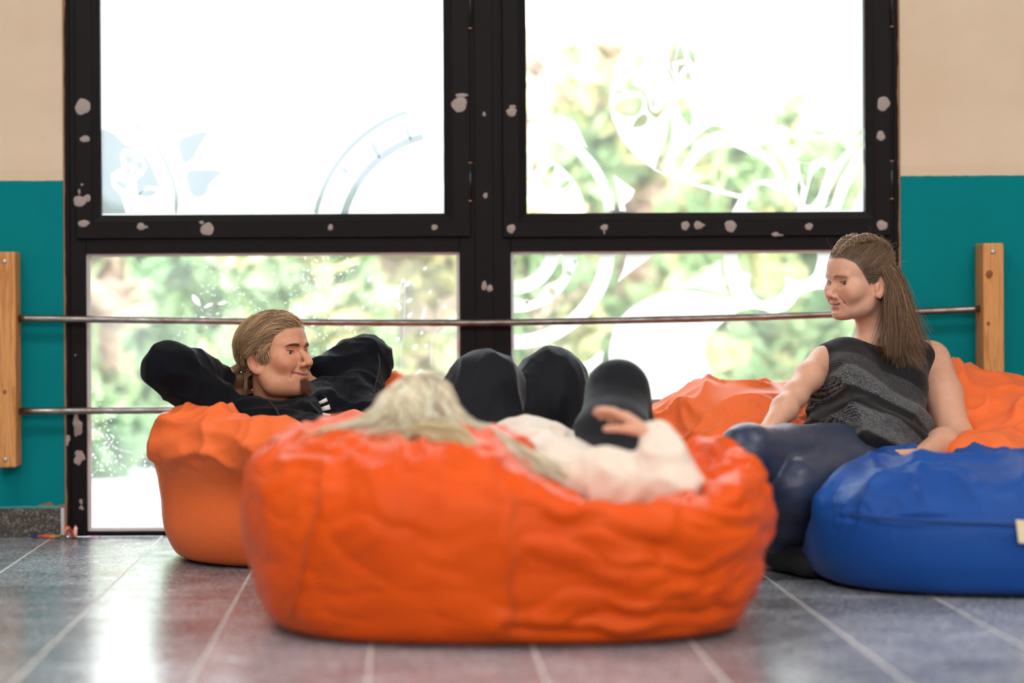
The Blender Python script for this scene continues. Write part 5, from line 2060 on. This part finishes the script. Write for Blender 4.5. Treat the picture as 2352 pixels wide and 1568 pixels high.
nn = grad(lambda p: HW.skull_local(HW.loc(p)), fw)
t = np.linspace(0, 1, 9)[None, :, None]
bend = r.normal(0, .018, (nf, 1, 3))
fl = r.uniform(.012, .034, nf)[:, None, None]
fp = fw[:, None, :] + nn[:, None, :] * (fl * np.sin(t * 2.2)) + bend * t + (HW.R @ np.array((0, -1, 0)))[None, None] * t * fl * .8
strand_mesh('flyaway_hair', fp, .00035, hair_cols(nf, (.30, .21, .14), r, .2), HAIR, wom)


def wom_top(p):
    d = wom_torso(p)
    hem = smin(cap(w_['HR'] + np.array((-.075, -.10, .035)), w_['HL'] + np.array((-.02, -.085, .032)), .068, .070)(p), cap(w_['HR'] + np.array((-.01, .02, .03)), w_['HL'] + np.array((.02, .02, .03)), .10, .104)(p), .03)
    d = smin(d, hem, .05) - .006
    d = smin(d, cap(w_['SR'] * .99 + w_['SL'] * .01 + np.array((0, 0, .000)), w_['SL'] * .88 + w_['SR'] * .12 + np.array((0, 0, .004)), .043, .050)(p), .03)
    neck = ell(w_['neck'] + np.array((-.016, -.030, .026)), (.080, .078, .056))(p)
    d = smax(d, -neck, .008)
    for s, e in (('SR', 'ER'), ('SL', 'EL')):
        ax = nrm(w_[s] - (wmid + (hmid - wmid) * .12))
        pl = (p - (w_[s] + ax * (.014 if s == 'SR' else -.010))) @ ax.astype(np.float32)
        d = smax(d, pl, .012)
    return d


ax_t = nrm(hmid - wmid)
LT = float(np.linalg.norm(hmid - wmid))


def tunic_t(p):
    return ((p - wmid) @ ax_t) / LT


def top_disp(p, nn):
    t = tunic_t(p)
    wv = pnoise(p * 9)[:, None] * .03
    rolls = np.sin((t + pnoise(p * 6) * .10) * 26) * .0075 * sstep(t, .38, .55) * (nn @ wf > -.2)
    return rolls + ridge(p + wv, (8, 8, 17)) * .009 * sstep(t, .25, .5) + pnoise(p * 14) * .002 - .004


def top_cols(V):
    p = V.astype(np.float32)
    t = tunic_t(p) + pnoise(p * 6) * .03
    b = sstep(t, .295, .31) * (1 - sstep(t, .62, .635)) + sstep(t, .80, .815) * (1 - sstep(t, 1.02, 1.035))
    dark = sstep(t, .295, .31) * (1 - sstep(t, .45, .47))
    return np.stack([b * (1 - .62 * dark)] * 3, 1)


lo, hi = around([w_['SR'], w_['SL'], w_['HR'], w_['HL']], .15)
cloth('sleeveless_top', wom_top, lo, hi, .0048, TUNIC, wom, top_disp, top_cols)


def leg_disp(p, nn):
    kn = np.exp(-(((p - w_['KL']) ** 2).sum(1)) / .006) + np.exp(-(((p - w_['KR']) ** 2).sum(1)) / .006)
    return ridge(p + 1.3, (14, 14, 34)) * .004 * kn + pnoise(p * 9) * .002


lo, hi = around([w_[k] for k in ('HR', 'HL', 'KR', 'KL', 'AR', 'AL')], .125)
cloth('leggings', wom_legs, lo, hi, .006, LEGGING, wom, leg_disp)
shoe('shoe', w_['AR'], (.25, -.9), SHOE_D, wom, .22)
shoe('shoe', w_['AL'], (.4, -.7), SHOE_D, wom, .22)

# ------------------------------------------------------------------ the girl in front, seen from behind
HG = g_['head']
girl = tag(empty('person', (g_['HR'][0], g_['HR'][1], 0)), 'blonde girl in cream knit lying back in the foreground bean bag, seen from behind', 'person')
dg = nrm(P(1450, 966, -1.87) - g_['WR'])
girl_skin_f = union(
    [headf(HG), (cap(HG.w(0, -.02, -.055), g_['neck'], .044, .048), .022), (cap(g_['neck'], (g_['SR'] + g_['SL']) / 2, .048, .05), .03), (cap((g_['SR'] + g_['SL']) / 2, (g_['HR'] + g_['HL']) / 2, .06, .07), .04)]
    + chain([(g_['SR'] + g_['SL']) / 2, g_['SR'], g_['ER'], g_['WR']], [.04, .04, .034, .025], .02) + chain([(g_['SR'] + g_['SL']) / 2, g_['SL'], g_['EL'], g_['WL']], [.04, .04, .034, .025], .02)
    + chain([(g_['HR'] + g_['HL']) / 2, g_['KR'], g_['AR']], [.07, .045, .03], .03) + chain([(g_['HR'] + g_['HL']) / 2, g_['KL'], g_['AL']], [.07, .045, .03], .03)
    + hand(g_['WR'], dg, (-.7, .1, -.75), .150, .3, 1, .25, .05, curls=(.26, .30, .34, .40)) + hand(g_['WL'], g_['WL'] - g_['EL'], (0, 0, -1), .16, .4, -1), .02)
reg = [(HG.c - .15, HG.c + .15, .0036), (*around([g_['WR'] - dg * .03, g_['WR'] + dg * .17], .06), .0034), (np.array((.05, -1.95, .02)), np.array((.82, -.8, .62)), .010)]
V, Q = mesh_regions(girl_skin_f, reg)
C = HG.colors(V, SK_W * .98, (.55, .2, .18), (.30, .20, .10), lambda q: hairline(q, [(-.12, -.085), (-.03, -.05), (.0, .0), (.03, .01), (.056, .055), (.1, .078)]))
mesh_obj('body', V, Q, SKIN, girl, True, C)
eyes(HG, girl)
r = np.random.default_rng(21)
brows(HG, girl, (.3, .2, .12), r, 40)
n, K = 3000, 12
q0 = scalp_roots(HG, lambda q: hairline(q, [(-.12, -.085), (-.03, -.05), (.0, .0), (.03, .01), (.056, .055), (.1, .078)]), n, r)
w0 = HG.c + (q0 * HG.s) @ HG.R.T
pick = r.uniform(0, 1, n)
tgt = np.empty((n, 3))
mid = np.empty((n, 3))
out = nrm(np.ones(3))
nn = grad(lambda p: HG.skull_local(HG.loc(p)), w0)
sidex = w0[:, 0] - HG.c[0]
for i in range(n):
    a = pick[i] + sidex[i] * 3.0
    if a < .26:                                  # over the bag to the left
        s = r.uniform(0, 1)
        tgt[i] = P(690 + 190 * s + r.normal(0, 14), 996 - 38 * s + r.normal(0, 10), -1.88 - .10 * r.uniform(0, 1))
        mid[i] = P(850 + r.normal(0, 18), 962 + r.normal(0, 8), -1.86)
    elif a < .40:                                # hanging over the front of the bag
        s = r.uniform(0, 1)
        tgt[i] = P((916 if s < .5 else 1075) + r.normal(0, 9), 1085 + r.normal(0, 18), -2.06)
        mid[i] = P(948 + 60 * s + r.normal(0, 14), 998 + r.normal(0, 8), -2.02)
    else:                                        # over the shoulder to the right
        s = r.uniform(0, 1)
        tgt[i] = P(1160 + 190 * s + r.normal(0, 20), 1062 + 62 * s + r.normal(0, 14), -1.86 - .06 * r.uniform(0, 1))
        mid[i] = P(1085 + 30 * s + r.normal(0, 16), 985 + r.normal(0, 22), -1.84 - .06 * r.uniform(0, 1))
ob = union([skullf(HG), girl_top, bag_front], .01)
hl = r.uniform(0, 1, n)
paths = []
c1 = w0 + nn * .022
for k in range(K):
    t = k / (K - 1)
    b = w0 * (1 - t) ** 3 + 3 * c1 * t * (1 - t) ** 2 + 3 * mid * t * t * (1 - t) + tgt * t ** 3
    lift = (.002 + .012 * hl * min(1, 3 * t)).astype(np.float32)
    for _ in range(1):
        b = push_out(ob, b, lift)
        far = ob(b.astype(np.float32)) - lift - .004
        mk = far > 0
        if mk.any():
            b[mk] = b[mk] - grad(ob, b[mk]) * (far[mk] * .8)[:, None]
    paths.append(push_out(ob, b, lift))
paths = np.stack(paths, 1)
paths, ci = clump(paths, r, 40, .6, .9)
crown = np.exp(-(((q0 - np.array((.01, -.075, .055))) ** 2).sum(1)) / .0022)      # darker hair grown out at the crown
hc = hair_cols(n, (.82, .70, .52), r, .46, ci)
hc = hc * (1 - .62 * crown[:, None]) + np.array((.36, .24, .11)) * .62 * crown[:, None]
strand_mesh('hair', paths, r.uniform(.0013, .0022, n), hc, HAIR, girl)
# the loose roll of hair that lies on the rim of the bag
arch = spline([P(904, 1120, -2.12), P(912, 1060, -2.10), P(930, 1008, -2.04), P(965, 985, -2.00), P(1010, 1000, -2.02), P(1050, 1012, -2.05), P(1078, 1050, -2.08), P(1082, 1085, -2.11)], 4)
na = 420
th = r.uniform(0, 2 * math.pi, na)
rr = np.sqrt(r.uniform(0, 1, na))
wdth = np.interp(np.linspace(0, 1, len(arch)), [0, .15, .35, .6, .8, 1], [.004, .012, .028, .034, .026, .008])
tw = np.linspace(0, 2.2, len(arch))
pa = arch[None] + (wdth[None, :] * rr[:, None])[:, :, None] * (np.cos(th[:, None] + tw[None])[:, :, None] * np.array((.6, 0, .8)) + np.sin(th[:, None] + tw[None])[:, :, None] * np.array((0.2, 1, 0)))
sh = pa.shape
pa = push_out(ob, pa.reshape(-1, 3), np.float32(.003)).reshape(sh)
strand_mesh('hair_roll', pa, .0020, hair_cols(na, (.80, .64, .40), r, .3), HAIR, girl)


def girl_disp(p, nn):
    return ridge(p + pnoise(p * 8)[:, None] * .02, (12, 12, 14)) * .009 + ridge(p + 3.1, (24, 20, 20)) * .004 - .004


lo, hi = around([g_[k] for k in ('SR', 'SL', 'HR', 'HL', 'ER', 'WR', 'EL', 'WL')], .12)
wcut = nrm(g_['WR'] - g_['ER'])


def girl_top_f(p):
    d = girl_top(p)
    d = smax(d, -(cap(g_['neck'], HG.w(0, 0, -.05), .055, .058)(p)), .01)
    return d


cloth('jumper', girl_top_f, lo, hi, .0058, KNIT, girl, girl_disp)
lo, hi = around([g_[k] for k in ('HR', 'HL', 'KR', 'KL', 'AR', 'AL')], .12)
cloth('leggings', girl_legs, lo, hi, .0068, JERSEY, girl, lambda p, nn: pnoise(p * 7) * .003)
shoe('shoe', g_['AR'], (.9, .3), SHOE, girl, .23)
shoe('shoe', g_['AL'], (.9, .4), SHOE, girl, .23)
